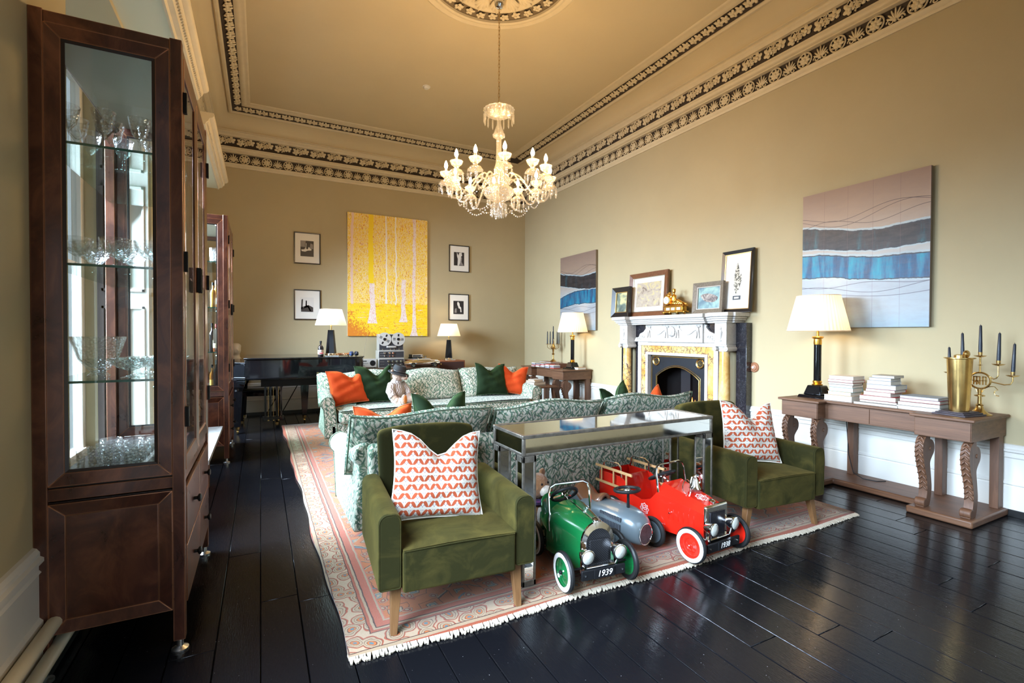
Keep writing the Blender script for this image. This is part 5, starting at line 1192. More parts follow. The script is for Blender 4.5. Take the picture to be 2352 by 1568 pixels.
f = MB().ell((0, .02, .215), (.035, .04, .075), 14, 10).ell((0, .02, .325), (.024, .024, .030), 12, 10).ell((0, .02, .345), (.027, .028, .018), 10, 6)
f.tube([(0, .02, .28), (0, .02, .31)], .012, 8).tube([(-.01, -.0, .17), (-.02, -.07, .185), (-.015, -.16, .15)], [.035, .03, .018], 8).tube([(.01, 0, .165), (.015, -.08, .165), (.02, -.19, .14)], [.03, .026, .014], 8)
f.tube([(-.01, .045, .265), (-.03, .085, .22), (-.03, .06, .17)], [.015, .012, .010], 7).tube([(.0, -.01, .265), (-.035, -.04, .22), (-.04, -.0, .19)], [.015, .012, .010], 7)
for k in range(6): f.tube([(-.02, .03-.03*k, .20-.008*k), (-.035, .01-.03*k, .165), (-.03, -.01-.03*k, .135)], [.012, .012, .008], 6)
f.ell((0, -.02, .15), (.045, .13, .03), 12, 6)
f.build('reclining_figure', GILT, t, remesh=.004)
# ============================================================ GRAND PIANO
t = thing('grand_piano', 'black polished grand piano behind the far sofa', 'piano', (0, 0, 0))
nearside = [(-.20, 7.63), (.10, 7.615), (.45, 7.61), (.70, 7.65), (.92, 7.66), (1.12, 7.58), (1.26, 7.53), (1.36, 7.60), (1.42, 7.78)]
outl = nearside+[(1.42, 8.55), (1.2, 8.88), (-.20, 8.96)]
MB().prism(outl, .755, 1.035, 'z').build('case', BLACK, t, smooth=.7, bevel=.006)
lidp = [(x+(.015 if x > 1.2 else -.012 if x < 0 else 0), y-.014) for x, y in nearside]+[(1.44, 8.55), (1.2, 8.90), (-.215, 8.975)]
MB().prism(lidp, 1.042, 1.062, 'z').build('lid', BLACK, t, smooth=.7, bevel=.004)
ck = [(-.20, 7.63), (-.20, 8.96), (-.46, 8.96), (-.46, 7.86)]
c = MB().prism(ck, .80, .985, 'z').build('treble_cheek', BLACK, t, bevel=.004)
MB().prism([(-.19, 7.615), (-.19, 8.97), (-.475, 8.97), (-.475, 7.85)], .985, 1.0, 'z').build('cheek_top', BLACK, c, bevel=.003)
MB().prism([(-.19, 7.60), (-.19, 8.97), (-.49, 8.97), (-.49, 7.84)], .70, .80, 'z').build('key_bed', BLACK, t, bevel=.006)
kb = MB().box(-.47, -.33, 7.98, 8.93, .86, .87).build('keyboard', MAT('ivory_keys', (.75, .72, .64), .3), t)
for z in (.735, .765): MB().tube([(-.20, 7.598, z), (-.492, 7.838, z)], .006, 6).build('key_slip_moulding', BLACK, t)
MB().tube([(x, y-.006, .775) for x, y in nearside], .009, 6).build('case_moulding', BLACK, t)
MB().box(.0, 1.1, 7.8, 8.8, .64, .755).build('underframe', BLACKM, t)
for x, y in ((-.29, 7.76), (.62, 8.42), (-.25, 8.86)):
    lg = MB().frustum(x-.036, x+.036, y-.036, y+.036, .10, x-.062, x+.062, y-.062, y+.062, .60).box(x-.085, x+.085, y-.085, y+.085, .66, .76).frustum(x-.062, x+.062, y-.062, y+.062, .60, x-.085, x+.085, y-.085, y+.085, .66).build('leg', BLACK, t, bevel=.003)
    MB().lathe([(.028, .06), (.030, .10)], 12, (x, y, 0)).cyl((x-.012, y, .028), (x+.012, y, .028), .028, n=14).build('brass_castor', BRASS, lg)
ly = MB().box(.02, .32, 8.27, 8.40, .07, .13).build('pedal_box', BLACK, t, bevel=.004)
for y in (.06, .13, .22, .28): MB().box(y-.014, y+.014, 8.32, 8.35, .13, .76).build('lyre_post', BLACK, ly)
for x in (.10, .17, .24): MB().cyl((x, 8.31, .10), (x, 8.31, .7), .004, n=6).build('pedal_rod', BRASS, ly); MB().box(x-.012, x+.012, 8.18, 8.28, .085, .095).build('pedal', BRASS, ly)
for x in (.06, .27): MB().cyl((x, 8.36, .13), (x+.28, 8.36, .66), .007, n=8).build('lyre_brace', BLACKM, ly)
# stool
t = thing('piano_stool', 'black framed piano stool tucked under the piano', 'stool', (-.02, 8.60, 0), -.1)
MB().box(-.30, .30, -.18, .18, .44, .50).build('seat_rail', BLACK, t, bevel=.004); MB().box(-.28, .28, -.16, .16, .50, .53).build('seat_pad', BLACKM, t, bevel=.01)
for x in (-.26, .26):
    for y in (-.14, .14):
        l = MB().frustum(x-.016, x+.016, y-.016, y+.016, 0.02, x-.026, x+.026, y-.026, y+.026, .44).build('leg', BLACK, t); MB().box(x-.022, x+.022, y-.022, y+.022, 0, .02).build('brass_cap', BRASS, l)
# things on the piano
t = bottle('gin_bottle', 'dark square shouldered bottle with pale label on the piano', 'bottle', (.800, 7.78, 1.062), .235, .040, DKB, BLACKM, None)
lb = MB().lathe([(.041, .035), (.041, .10)], 16, caps=False).build('paper_label', MAT('pink_label', (.72, .55, .50), .6), t)
MB().box(-.028, .028, -.0425, -.0405, .045, .060).build('label_band', MAT('label_band', (.35, .03, .05), .5), lb)
lettering('GIN', .02, BLACKM, lb, (0, -.0425, .082), (PI/2, 0, 0))
t = thing('plaited_bangle', 'gold coloured plaited coil ornament lying on the piano lid', 'ornament', (1.10, 7.82, 1.062))
mb = MB()
for k in range(2): mb.tube([(-.10+.2*i/30, .012*math.sin(i*.9+k*PI), .028+.014*math.cos(i*.9+k*PI)) for i in range(31)], .008, 6)
mb.ell((-.105, 0, .028), (.012, .026, .026), 10, 8).ell((.105, 0, .028), (.012, .026, .028), 10, 8).build('coil', MAT('rose_brass', (.70, .38, .20), .25, 1), t)
t = thing('headphones', 'dark blue over-ear headphones at the right end of the piano lid', 'headphones', (1.27, 7.72, 1.062), .4)
for s in (-1, 1):
    MB().cyl((s*.035, 0, .040), (s*.062, 0, .040), .038, .032, 20).build('ear_cup', MAT('ear_cup_blue', (.015, .03, .07), .15, coat=.6), t); MB().tube([(s*.033, .028*math.cos(a), .04+.028*math.sin(a)) for a in [i*.5 for i in range(13)]], .010, 8).build('ear_pad', BLACKM, t)
MB().tube([(.05*math.cos(a), .09*math.sin(a), .05-.03*math.sin(a)) for a in [PI*i/12 for i in range(13)]], .007, 8).build('headband', BLACKM, t)
# bust on pedestal in the corner
STONE = MAT('plaster_bust', (.66, .60, .50), .7, var=.1, vs=10)
t = thing('portrait_bust', 'pale plaster bust in the corner behind the bottle cabinet', 'sculpture', (-.365, 9.26, .86))
MB().ell((0, 0, .28), (.075, .09, .11), 16, 12).ell((.01, -.03, .26), (.05, .07, .07), 12, 8).ell((.03, -.095, .27), (.014, .02, .022), 8, 6).tube([(0, .01, .20), (0, .01, .10)], [.055, .07], 12).ell((0, .02, .07), (.16, .10, .07), 16, 10).ell((0, .02, .33), (.08, .085, .06), 12, 8).build('bust', STONE, t, remesh=.012)
t = thing('column_pedestal', 'white column pedestal in the corner carrying the bust', 'pedestal', (-.365, 9.26, 0))
MB().lathe([(.15, 0), (.15, .04), (.12, .06), (.09, .10), (.085, .80), (.12, .82), (.14, .84), (.14, .86)], 28).build('column', STONE, t)
# ============================================================ FAR TABLE WITH HI-FI
t = thing('carved_side_table', 'dark carved wooden table under the hi-fi against the far wall', 'table', (0, 0, 0))
CARV = wood('dark_carved_oak', (.05, .03, .018), (.16, .10, .06), .5, (4, 20, 20), bump=.003)
MB().box(1.42, 2.96, 8.72, 9.38, .765, .79).build('top', CARV, t, bevel=.006)
MB().box(1.46, 2.92, 8.76, 9.36, .66, .765).build('apron', CARV, t)
for x in (1.50, 2.84):
    for y in (8.80, 9.28): MB().lathe([(.03, 0), (.04, .05), (.02, .09), (.045, .25), (.045, .45), (.02, .58), (.04, .62), (.04, .67)], 14, (x+.02, y, 0)).build('turned_leg', CARV, t)
cv = MB(); x = 1.47
while x < 2.92: cv.ell((x, 8.757, .715), (.016, .008, .03), 6, 4); x += .04
tag(cv.build('carved_ornament', CARV, t), kind='stuff')
TT = .791
SILV = MAT('silver_fascia', (.62, .62, .60), .3, .6); DKF = MAT('dark_fascia', (.03, .03, .035), .35)
t = thing('radio_receiver', 'silver table radio with round speaker and wire aerial', 'radio', (1.71, 8.98, TT))
MB().box(-.145, .145, -.1, .1, .012, .165).build('body', SILV, t, bevel=.006); MB().cyl((.075, -.104, .09), (.075, -.098, .09), .05, n=24).build('speaker_grille', BLACKM, t)
MB().box(-.13, -.03, -.102, -.099, .12, .135).box(-.13, .0, -.102, -.099, .085, .09).build('display_slots', BLACKM, t); MB().cyl((-.08, -.106, .05), (-.08, -.099, .05), .012, n=12).build('dial', CHROME, t)
for x in (-.12, .12): MB().cyl((x, -.07, 0), (x, -.07, .012), .012, n=10).build('foot', BLACKM, t)
MB().cyl((-.06, .08, .165), (.02, .1, .60), .0015, n=5).build('aerial', STEEL, t)
def amp(name, label, z, h, knobs):
    t = thing(name, label, 'amplifier', (2.12, 8.98, z))
    MB().box(-.235, .235, -.11, .14, 0, h).build('case', SILV, t, bevel=.004); MB().box(-.225, .225, -.114, -.109, .012, h-.016).build('fascia', DKF, t, bevel=.001)
    for x, zz, r in knobs: MB().cyl((x, -.135, zz), (x, -.113, zz), r, n=16).build('knob', CHROME, t, bevel=.002)
    sm = MB()
    for k in range(8): sm.cyl((-.20+.02*(k % 4), -.118, h*.35+(k//4)*h*.3), (-.20+.02*(k % 4), -.113, h*.35+(k//4)*h*.3), .005, n=8)
    sm.build('small_switches', STEEL, t); return t
amp('amplifier', 'lower stereo amplifier with two rows of four chrome knobs', TT, .17, [(-.055+.075*k, z, r) for k in range(4) for z, r in ((.112, .021), (.055, .014))])
amp('amplifier', 'upper stereo amplifier with three large chrome knobs under the tape deck', TT+.172, .14, [(x, z, r) for x in (-.13, -.04, .02) for z, r in ((.095, .020), (.04, .013))])
t = thing('reel_tape_recorder', 'upright reel to reel tape recorder with two large silver reels', 'tape recorder', (2.12, 8.98, TT+.313))
MB().box(-.225, .225, -.09, .10, 0, .30).build('case', SILV, t, bevel=.004); MB().box(-.215, .215, -.094, -.089, .01, .29).build('deck_plate', DKF, t)
MB().box(-.09, .09, -.12, -.094, .045, .085).build('head_cover', SILV, t, bevel=.012)
for x in (-.16, -.02, .05, .14): MB().cyl((x, -.11, .022), (x, -.094, .022), .010, n=10).build('control_knob', CHROME, t)
ALU = MAT('reel_aluminium', (.62, .61, .58), .35, .5)
for k, (x, a0) in enumerate(((-.125, .2), (.125, -.25))):
    r = MB().cyl((x, -.112, .205), (x, -.108, .205), .122, n=48).cyl((x, -.100, .205), (x, -.096, .205), .122, n=48).build('tape_reel', ALU, t)
    MB().cyl((x, -.124, .205), (x, -.095, .205), .028, n=6).build('reel_hub', BLACKM, r); MB().cyl((x, -.107, .205), (x, -.101, .205), .085, n=32).build('magnetic_tape', MAT('tape_brown', (.05, .03, .02), .4), r)
    sl = MB()
    for s in (-1, 1):
        for j in (-1, 0, 1):
            M = Matrix.Translation((x, 0, .205)) @ Matrix.Rotation(a0+.3, 4, 'Y'); sl.box(s*.052, s*.052+.045, -.1135, -.1118, j*.016-.0045, j*.016+.0045, M) if s > 0 else sl.box(-.097, -.052, -.1135, -.1118, j*.016-.0045, j*.016+.0045, M)
            M2 = Matrix.Translation((x, 0, .205)) @ Matrix.Rotation(a0+.3+PI/2, 4, 'Y')
            if j == 0: sl.box(.052 if s > 0 else -.095, .095 if s > 0 else -.052, -.1135, -.1118, -.014, .014, M2)
    sl.build('reel_slots', BLACKM, r)
t = thing('turntable', 'wood plinth turntable with clear lid on the far table', 'record player', (2.66, 9.08, TT))
REDW = wood('teak_veneer', (.16, .05, .02), (.32, .12, .05), .4, (3, 12, 12))
MB().box(-.25, .25, -.16, .16, .0, .135).build('plinth', REDW, t, bevel=.003); MB().box(-.22, .22, -.14, .14, .135, .15).build('top_plate', SILV, t)
MB().cyl((-.04, 0, .15), (-.04, 0, .172), .13, n=36).build('platter', BLACKM, t); MB().tube([(.19, .08, .18), (.18, -.02, .185), (.09, -.09, .18)], .005, 6).cyl((.19, .08, .15), (.19, .08, .19), .015, n=12).build('tonearm', CHROME, t)
MB().box(-.22, .22, .10, .11, .15, .20).build('lid_back', GLASS, t)
t = thing('cassette_player', 'small black and silver cassette recorder on the turntable', 'cassette recorder', (2.63, 9.05, TT+.175), .1)
MB().box(-.12, .12, -.05, .05, 0, .05).build('body', SILV, t, bevel=.004); MB().box(-.085, .075, -.053, -.049, .012, .038).build('window', DKF, t); MB().cyl((.098, -.056, .03), (.098, -.049, .03), .010, n=12).build('knob', CHROME, t); MB().box(-.125, -.10, -.052, .052, -.001, .052).build('end_cap', BLACKM, t)
t = thing('wooden_box', 'plain dark wooden case beside the turntable on the far table', 'box', (2.44, 8.86, TT)); MB().box(-.06, .06, -.05, .08, 0, .10).build('case', REDW, t, bevel=.003)
t = thing('loudspeaker', 'teak cased loudspeaker with dark grille carrying the right far lamp', 'speaker', (3.30, 9.08, 0))
MB().box(-.275, .275, -.17, .22, 0, .893).build('case', REDW, t, bevel=.003); MB().box(-.25, .25, -.176, -.169, .03, .868).build('grille_cloth', MAT('grille_cloth', (.05, .02, .015), .9, bump=.001, bs=300), t)
MB().lathe([(.014, 0), (.014, .003), (0, .003)], 12, M=Matrix.Translation((-.22, -.176, .83)) @ Matrix.Rotation(PI/2, 4, 'X')).build('badge', BRASS, t)
# polished model racing car
t = thing('model_racing_car', 'polished metal model racing car in front of the turntable', 'model car', (2.67, 8.80, TT+.002))
def body(u, v):
    y = u*.68-.34; a = 2*PI*v; w = .07*(math.sin(PI*min(1, max(0.02, .08+u*.86)))**.6); h = .066*(math.sin(PI*min(1, max(.03, .06+u*.80)))**.5); return (y, w*math.cos(a), .068+h*math.sin(a)*(1.1 if math.sin(a) > 0 else .8))
MB().grid(body, 26, 20).ell((-.08, 0, .135), (.012, .05, .035), 10, 8).ell((.02, 0, .12), (.03, .03, .02), 10, 6).build('body_shell', CHROME, t, smooth=1.2)
for x in (-.19, .22):
    for s in (-1, 1):
        w_ = MB().cyl((x, s*.085, .045), (x, s*.115, .045), .045, n=20).build('wheel', RUBBER, t, bevel=.004); MB().cyl((x, s*.114, .045), (x, s*.119, .045), .028, n=16).build('hub_cap', CHROME, w_)
    MB().cyl((x, -.1, .045), (x, .1, .045), .005, n=6).build('axle', CHROME, t)
# ============================================================ PEDAL CARS
GRN = MAT('green_enamel', (.004, .085, .022), .16, coat=.7, coatr=.05); RED = MAT('red_enamel', (.55, .014, .006), .16, coat=.7, coatr=.05); GREY = MAT('grey_enamel', (.13, .16, .175), .28, .35, coat=.5, coatr=.1)
WWALL = MAT('white_wall_rubber', (.62, .60, .57), .5); LENS = MAT('frosted_lens', (.38, .38, .34), .3, bump=.002, bs=60, coat=.8)
def wheel(par, x, y, r, s, hub, ww=True, spokes=False):
    """outer face toward s*x"""
    P = lambda d: x+s*d
    w = MB().tube([(x, y+(r-.016)*math.cos(a), r+(r-.016)*math.sin(a)) for a in [2*PI*i/32 for i in range(32)]], .016, 10, True).build('wheel', RUBBER, par)
    if ww: MB().grid(lambda u, v: (P(.0155-.003*abs(v-.5)), y+(r-.034+.024*v)*math.cos(2*PI*u), r+(r-.034+.024*v)*math.sin(2*PI*u)), 32, 4, True).build('white_wall', WWALL, w, solid=.003)
    M = Matrix.Translation((x, y, r)) @ Matrix.Rotation(s*PI/2, 4, 'Y'); R = r-.028
    MB().lathe([(R, -.008), (R, .008), (R*.86, .010), (R*.80, .002), (R*.55, .006), (R*.50, .0), (R*.25, .008), (R*.2, .014), (0, .016)], 32, M=M).build('wheel_disc', hub, w)
    if spokes:
        sp = MB()
        for k in range(8): a = 2*PI*k/8; sp.cyl((P(.012), y, r), (P(.010), y+R*.95*math.cos(a), r+R*.95*math.sin(a)), .0035, n=6)
        sp.build('spokes', CHROME, w)
    MB().lathe([(.011, .012), (.011, .024), (.006, .028), (0, .028)], 12, M=M).build('hub_nut', hub if hub is RED else BLACKM, w); return w
def headlamp(par, x, y, z, r=.036):
    h = MB().lathe([(.008, -.06), (.022, -.052), (r*.9, -.02), (r, 0), (r*1.06, .002), (r*1.06, .008), (r*.98, .010)], 24, M=Matrix.Translation((x, y, z)) @ Matrix.Rotation(PI/2, 4, 'X')).build('headlamp', CHROME, par)
    MB().lathe([(r, .004), (r*.8, .012), (r*.4, .017), (0, .019)], 24, M=Matrix.Translation((x, y, z)) @ Matrix.Rotation(PI/2, 4, 'X')).build('lens', LENS, h)
    MB().cyl((x, y+.02, z-r), (x*.9, y+.03, z-r-.06), .005, n=8).build('lamp_stalk', CHROME, h)
def swheel(par, c, r, tilt, post):
    M = Matrix.Translation(c) @ Matrix.Rotation(tilt, 4, 'X')
    w = MB().tube([(r*math.cos(a), r*math.sin(a), 0) for a in [2*PI*i/36 for i in range(36)]], .0105, 8, True).xf(M).build('steering_wheel', RUBBER, par)
    sp = MB()
    for k in range(3): a = 2*PI*k/3+.5; sp.cyl((0, 0, -.004), (r*math.cos(a), r*math.sin(a), 0), .006, n=6)
    sp.lathe([(.026, -.01), (.022, .004), (0, .008)], 16).xf(M).build('wheel_spokes', CHROME, w); MB().cyl(c, post, .008, n=8).build('steering_column', CHROME if post[2] > .3 else BLACKM, w)
def hoop(par, x, y, z0, z1, lean=.03):
    P = [(-x, y, z0), (-x, y+lean*.7, z1-.05), (-x+.012, y+lean*.9, z1-.015), (-x+.045, y+lean, z1), (x-.045, y+lean, z1), (x-.012, y+lean*.9, z1-.015), (x, y+lean*.7, z1-.05), (x, y, z0)]
    MB().tube(P, .0075, 8).build('windscreen_frame', CHROME, par)
def plate(par, y, z, txt, w=.16):
    b = MB().box(-w, w, y, y+.014, z-.026, z+.026).build('bumper', BLACKM, par, bevel=.003)
    p = MB().box(-.062, .062, y-.006, y, z-.024, z+.026).build('number_plate', BLACKM, b, bevel=.001)
    lettering(txt, .046, WWALL, p, (0, y-.0066, z+.001), (PI/2, 0, 0), shear=.25)
    for x in (-w*.85, w*.85): MB().cyl((x, y-.004, z), (x, y, z), .005, n=8).build('bolt', CHROME, b)
def loft(secs, name, mat, par, closed=True, caps=True, **kw):
    n = len(secs[0]); vs = [p for s_ in secs for p in s_]; fs = []
    for i in range(len(secs)-1):
        for k in range(n if closed else n-1): fs.append((i*n+k, i*n+(k+1) % n, (i+1)*n+(k+1) % n, (i+1)*n+k))
    if caps and closed: fs.append(tuple(range(n))); fs.append(tuple((len(secs)-1)*n+k for k in range(n)))
    return MB().add(vs, fs).build(name, mat, par, **kw)
# green 1939 car
t = thing('pedal_car', 'green pedal car with whitewall wheels and plate 1939', 'toy car', (1.635, 2.105, .021), -.10, 'vintage pedal cars')
def arch(y, w, z0, zs, zt, n=12):
    P = [(-w, y, z0), (-w, y, zs)]+[(-w*math.cos(PI*i/n), y, zs+(zt-zs)*math.sin(PI*i/n)) for i in range(1, n)]+[(w, y, zs), (w, y, z0)]; return P
loft([arch(.03, .098, .09, .245, .345), arch(.12, .112, .09, .25, .35), arch(.36, .15, .09, .26, .372)], 'bonnet', GRN, t, smooth=.7)
loft([arch(.36, .145, .09, .20, .205), arch(.46, .125, .10, .20, .205), arch(.54, .11, .12, .22, .23), arch(.60, .08, .14, .22, .235)], 'rear_body', GRN, t, smooth=.7)
def sb_(u, v): a = PI*u; return (.10*math.cos(a), .50+.06*math.sin(a)+.03*v, .20+.15*v*math.sin(a)**.3)
MB().grid(sb_, 14, 6).build('seat_back', GRN, t, solid=.008)
gr = arch(.024, .102, .085, .245, .355); gi = arch(.016, .078, .10, .245, .322)
rs = MB(); n = len(gr); rs.add(gr+gi+[(x, y+.014, z) for x, y, z in gr], [(i, (i+1) % n, n+(i+1) % n, n+i) for i in range(n)]+[(i, 2*n+i, 2*n+(i+1) % n, (i+1) % n) for i in range(n)]); r = rs.build('radiator_shell', CHROME, t, smooth=.5)
g = G('radiator_mesh'); ck_ = g.n('TexChecker'); g.put(ck_.inputs[0], g.tc()); ck_.inputs['Scale'].default_value = 160; ck_.inputs[1].default_value = (.004, .004, .005, 1); ck_.inputs[2].default_value = (.05, .05, .055, 1); g.set(col=ck_.outputs[0], rough=.4, metal=.5); MESHM = g.mat
MB().add(gi, [tuple(range(n))]).build('grille', MESHM, r)
MB().box(-.06, .06, .008, .012, .13, .265).build('grille_screen', MESHM, r, bevel=.003)
MB().lathe([(.016, 0), (.022, .01), (.022, .02), (.014, .028), (0, .03)], 16, (0, .05, .342)).build('radiator_cap', CHROME, t)
MB().cyl((0, .06, .347), (0, .34, .371), .004, n=6).build('bonnet_hinge', CHROME, t)
lv_ = MB().ell((0, 0, 0), (.006, .010, .035), 8, 6).build('louvre', GRN, t); lv_.location = (-.103, .12, .20)
for s in (-1, 1):
    for k in range(6):
        if s > 0 or k: inst(lv_, t, (s*(.103+.0076*k), .12+.035*k, .20))
for s in (-1, 1): headlamp(t, s*.100, -.035, .20, .040); wheel(t, s*.20, .04, .108, s, GRN); wheel(t, s*.155, .50, .105, s, GRN)
MB().cyl((-.2, .04, .108), (.2, .04, .108), .006, n=8).build('front_axle', BLACKM, t); MB().cyl((-.155, .50, .105), (.155, .50, .105), .006, n=8).build('rear_axle', BLACKM, t)
MB().box(-.10, .10, -.01, .04, .075, .13).build('front_cross_member', CHROME, t, bevel=.006)
plate(t, -.04, .105, '1939', .135); hoop(t, .14, .33, .21, .475); swheel(t, (0, .42, .385), .082, -.75, (0, .35, .345))
# red 1938 fire engine
t = thing('pedal_fire_engine', 'red pedal fire engine with ladders, bell and plate 1938', 'toy car', (2.525, 2.07, .021), .07, 'vintage pedal cars')
def sec(y, w, z0, zs, zt, k=.6): return [(-w, y, z0), (-w, y, zs), (-w*k, y, zt), (w*k, y, zt), (w, y, zs), (w, y, z0)]
loft([sec(.03, .100, .09, .27, .315), sec(.36, .150, .09, .325, .385)], 'bonnet', RED, t, smooth=.3)
hw = .15
def side(s):
    m = MB(); P = [(.36, .09), (.36, .33), (.42, .265), (.50, .24), (.58, .25), (.64, .31), (.70, .345), (.93, .345), (.93, .16), (.62, .11)]
    m.prism(P, s*hw, s*(hw-.006), 'x'); return m
for s in (-1, 1):
    sp_ = side(s).build('side_panel', RED, t)
    MB().cyl((s*(hw+.001), .26, .22), (s*(hw-.012), .26, .22), .005, n=10).build('rivet', CHROME, sp_)
    em = MB()
    R = [.034+.0045*math.cos(8*a) for a in [2*PI*i/48 for i in range(48)]]
    em.tube([(s*(hw+.0015), .47+R[i]*math.cos(2*PI*i/48), .185+R[i]*math.sin(2*PI*i/48)) for i in range(48)], .0016, 4, True).tube([(s*(hw+.0015), .47+.022*math.cos(a), .185+.022*math.sin(a)) for a in [2*PI*i/24 for i in range(24)]], .0013, 4, True)
    for k in range(4): a = PI/4+k*PI/2; em.cyl((s*(hw+.0015), .47+.022*math.cos(a), .185+.022*math.sin(a)), (s*(hw+.0015), .47+.034*math.cos(a), .185+.034*math.sin(a)), .0013, n=4)
    eo = em.build('fire_emblem', WWALL, sp_); lettering('FD', .028, WWALL, eo, (s*(hw+.001), .47, .185), (PI/2, 0, s*PI/2))
MB().box(-hw, hw, .50, .70, .15, .16).build('seat', RED, t); MB().prism([(.66, .16), (.72, .345), (.726, .345), (.668, .16)], -hw+.006, hw-.006, 'x').build('seat_back', RED, t)
MB().box(-hw, hw, .72, .93, .16, .168).box(-hw, hw, .924, .93, .16, .345).box(-hw, hw, .36, .5, .09, .10).build('rear_bed', RED, t)
lv_ = MB().ell((0, 0, 0), (.005, .006, .035), 8, 6).build('louvre', RED, t); lv_.location = (-.1106, .10, .21)
for s in (-1, 1):
    for k in range(6):
        if s > 0 or k: y = .10+.035*k; inst(lv_, t, (s*(.100+.05*(y-.03)/.33), y, .21))
r = MB().box(-.108, .108, .012, .035, .085, .325).build('radiator_shell', CHROME, t, bevel=.012, seg=3); MB().box(-.072, .072, .006, .012, .13, .285).build('grille', MAT('grille_black', (.006, .006, .01), .25), r, bevel=.004)
MB().lathe([(.014, 0), (.020, .008), (.022, .018), (.014, .028), (0, .03)], 16, (0, .05, .318)).build('radiator_cap', CHROME, t)
for s in (-1, 1): headlamp(t, s*.102, -.035, .20, .040); wheel(t, s*.215, .035, .108, s, RED); wheel(t, s*.20, .72, .105, s, RED)
MB().cyl((-.21, .035, .108), (.21, .035, .108), .006, n=8).build('front_axle', BLACKM, t); MB().cyl((-.19, .72, .105), (.19, .72, .105), .006, n=8).build('rear_axle', BLACKM, t)
MB().box(-.11, .11, -.01, .04, .075, .13).build('front_cross_member', CHROME, t, bevel=.006)
plate(t, -.04, .092, '1938', .155); hoop(t, .14, .35, .28, .50, .04); swheel(t, (0, .45, .40), .09, -.5, (0, .36, .35))
bl = MB().lathe([(.040, 0), (.036, .006), (.026, .022), (.020, .055), (.010, .068), (.005, .08)], 24, (.02, .19, .375)).build('brass_bell', CHROME, t); bl.name = 'chrome_bell'
MB().tube([(-.028, .19, .35), (-.03, .19, .41), (-.015, .19, .45), (.02, .19, .462), (.055, .19, .45), (.07, .19, .41), (.066, .19, .40)], .0055, 8).build('bell_bracket', CHROME, bl); MB().tube([(-.07+.035*math.cos(a), .19, .40+.045*math.sin(a)) for a in [.6+i*.4 for i in range(11)]], .0028, 6).build('bell_cord', CHROME, bl)
em = MB(); M = Matrix.Translation((0, .125, .3365)) @ Matrix.Rotation(-1.36, 4, 'X'); R = [.036+.005*math.cos(8*2*PI*i/48) for i in range(48)]
em.tube([M @ Vector((R[i]*math.cos(2*PI*i/48), 0, R[i]*math.sin(2*PI*i/48))) for i in range(48)], .0016, 4, True).tube([M @ Vector((.022*math.cos(a), 0, .022*math.sin(a))) for a in [2*PI*i/24 for i in range(24)]], .0013, 4, True)
eo = em.build('fire_emblem', WWALL, t); lettering('FD', .028, WWALL, eo, (0, .125, .338), (.21, 0, 0))
LAD = wood('ladder_beech', (.48, .25, .10), (.66, .40, .19), .4, (10, 3, 10))
for s in (-1, 1):
    x = s*(hw+.015); y0, y1 = .575, .955
    ld = MB().box(x-.006, x+.006, y0, y1, .375, .393, Matrix.Translation((0, 0, 0))).box(x-.006, x+.006, y0, y1, .262, .280)
    for k in range(3): y = y0+.055+k*.13; ld.box(x-.005, x+.005, y-.006, y+.006, .27, .39)
    l_ = ld.build('ladder', LAD, t, bevel=.002)
    MB().tube([(s*.145, .70, .34), (s*.145, .71, .41), (s*.14, .74, .43), (s*.14, .86, .43), (s*.145, .89, .41), (s*.145, .90, .34)], .007, 8).build('grab_rail', CHROME, t)
# grey number 1 racer
t = thing('ride_on_racer', 'silver grey ride-on racer numbered 1 with brown seat, between the pedal cars', 'toy car', (2.105, 2.265, .021), .12, 'vintage pedal cars')
def rsec(y, w, z0, z1, n=20, k=.75):
    out = []
    for i in range(n):
        a = 2*PI*i/n; c_, s_ = math.cos(a), math.sin(a); out.append((w*abs(c_)**k*(1 if c_ > 0 else -1), y, (z0+z1)/2+(z1-z0)/2*abs(s_)**k*(1 if s_ > 0 else -1)))
    return out
S_ = [(0.0, .055, .085, .215), (.02, .078, .078, .238), (.06, .100, .075, .262), (.14, .118, .072, .275), (.26, .122, .075, .278), (.36, .120, .08, .268), (.46, .112, .09, .262), (.56, .095, .11, .28), (.62, .072, .14, .275), (.67, .035, .17, .24)]
loft([rsec(*q) for q in S_], 'body_shell', GREY, t, smooth=1.2)
ng = MB().add([(.056*math.cos(a)*1.0, -.004, .15+.064*math.sin(a)) for a in [2*PI*i/28 for i in range(28)]], [tuple(range(28))]).build('nose_grille', MAT('nose_grille', (.05, .03, .035), .35, .4, var=.6, vs=40), t)
MB().tube([(.057*math.cos(a), -.004, .15+.065*math.sin(a)) for a in [2*PI*i/28 for i in range(28)]], .003, 6, True).build('grille_rim', CHROME, ng)
PRT = MAT('printed_vent', (.06, .065, .075), .5)
for z0, z1 in ((.165, .20), (.215, .24)):
    vb = MB()
    for k in range(14): y = .10+k*.013; xx = .1225 if z0 < .2 else .114; vb.box(-xx-.002, -xx+.006, y, y+.008, z0, z1)
    tag(vb.build('printed_vents', PRT, t), kind='stuff')
dk = MB().cyl((-.1215, .40, .175), (-.108, .40, .175), .055, n=32).build('number_roundel', WWALL, t); lettering('1', .10, BLACKM, dk, (-.1225, .40, .175), (PI/2, 0, -PI/2))
st_ = MB().grid(lambda u, v: ((v-.5)*.17*(.55+.45*u**.5 if u < .5 else 1), .34+.24*u, .280+.02*math.cos(PI*(2*u-1))*-1+.035*u*u - .05*(2*v-1)**2), 12, 10).build('saddle', MAT('brown_vinyl', (.14, .055, .025), .3, coat=.3), t, solid=.022)
for s in (-1, 1): wheel(t, s*.175, .085, .098, s, GREY, False, True); wheel(t, s*.165, .52, .098, s, GREY, False, True)
for y in (.085, .52): MB().cyl((-.17, y, .098), (.17, y, .098), .009, n=10).build('axle', STEEL, t)
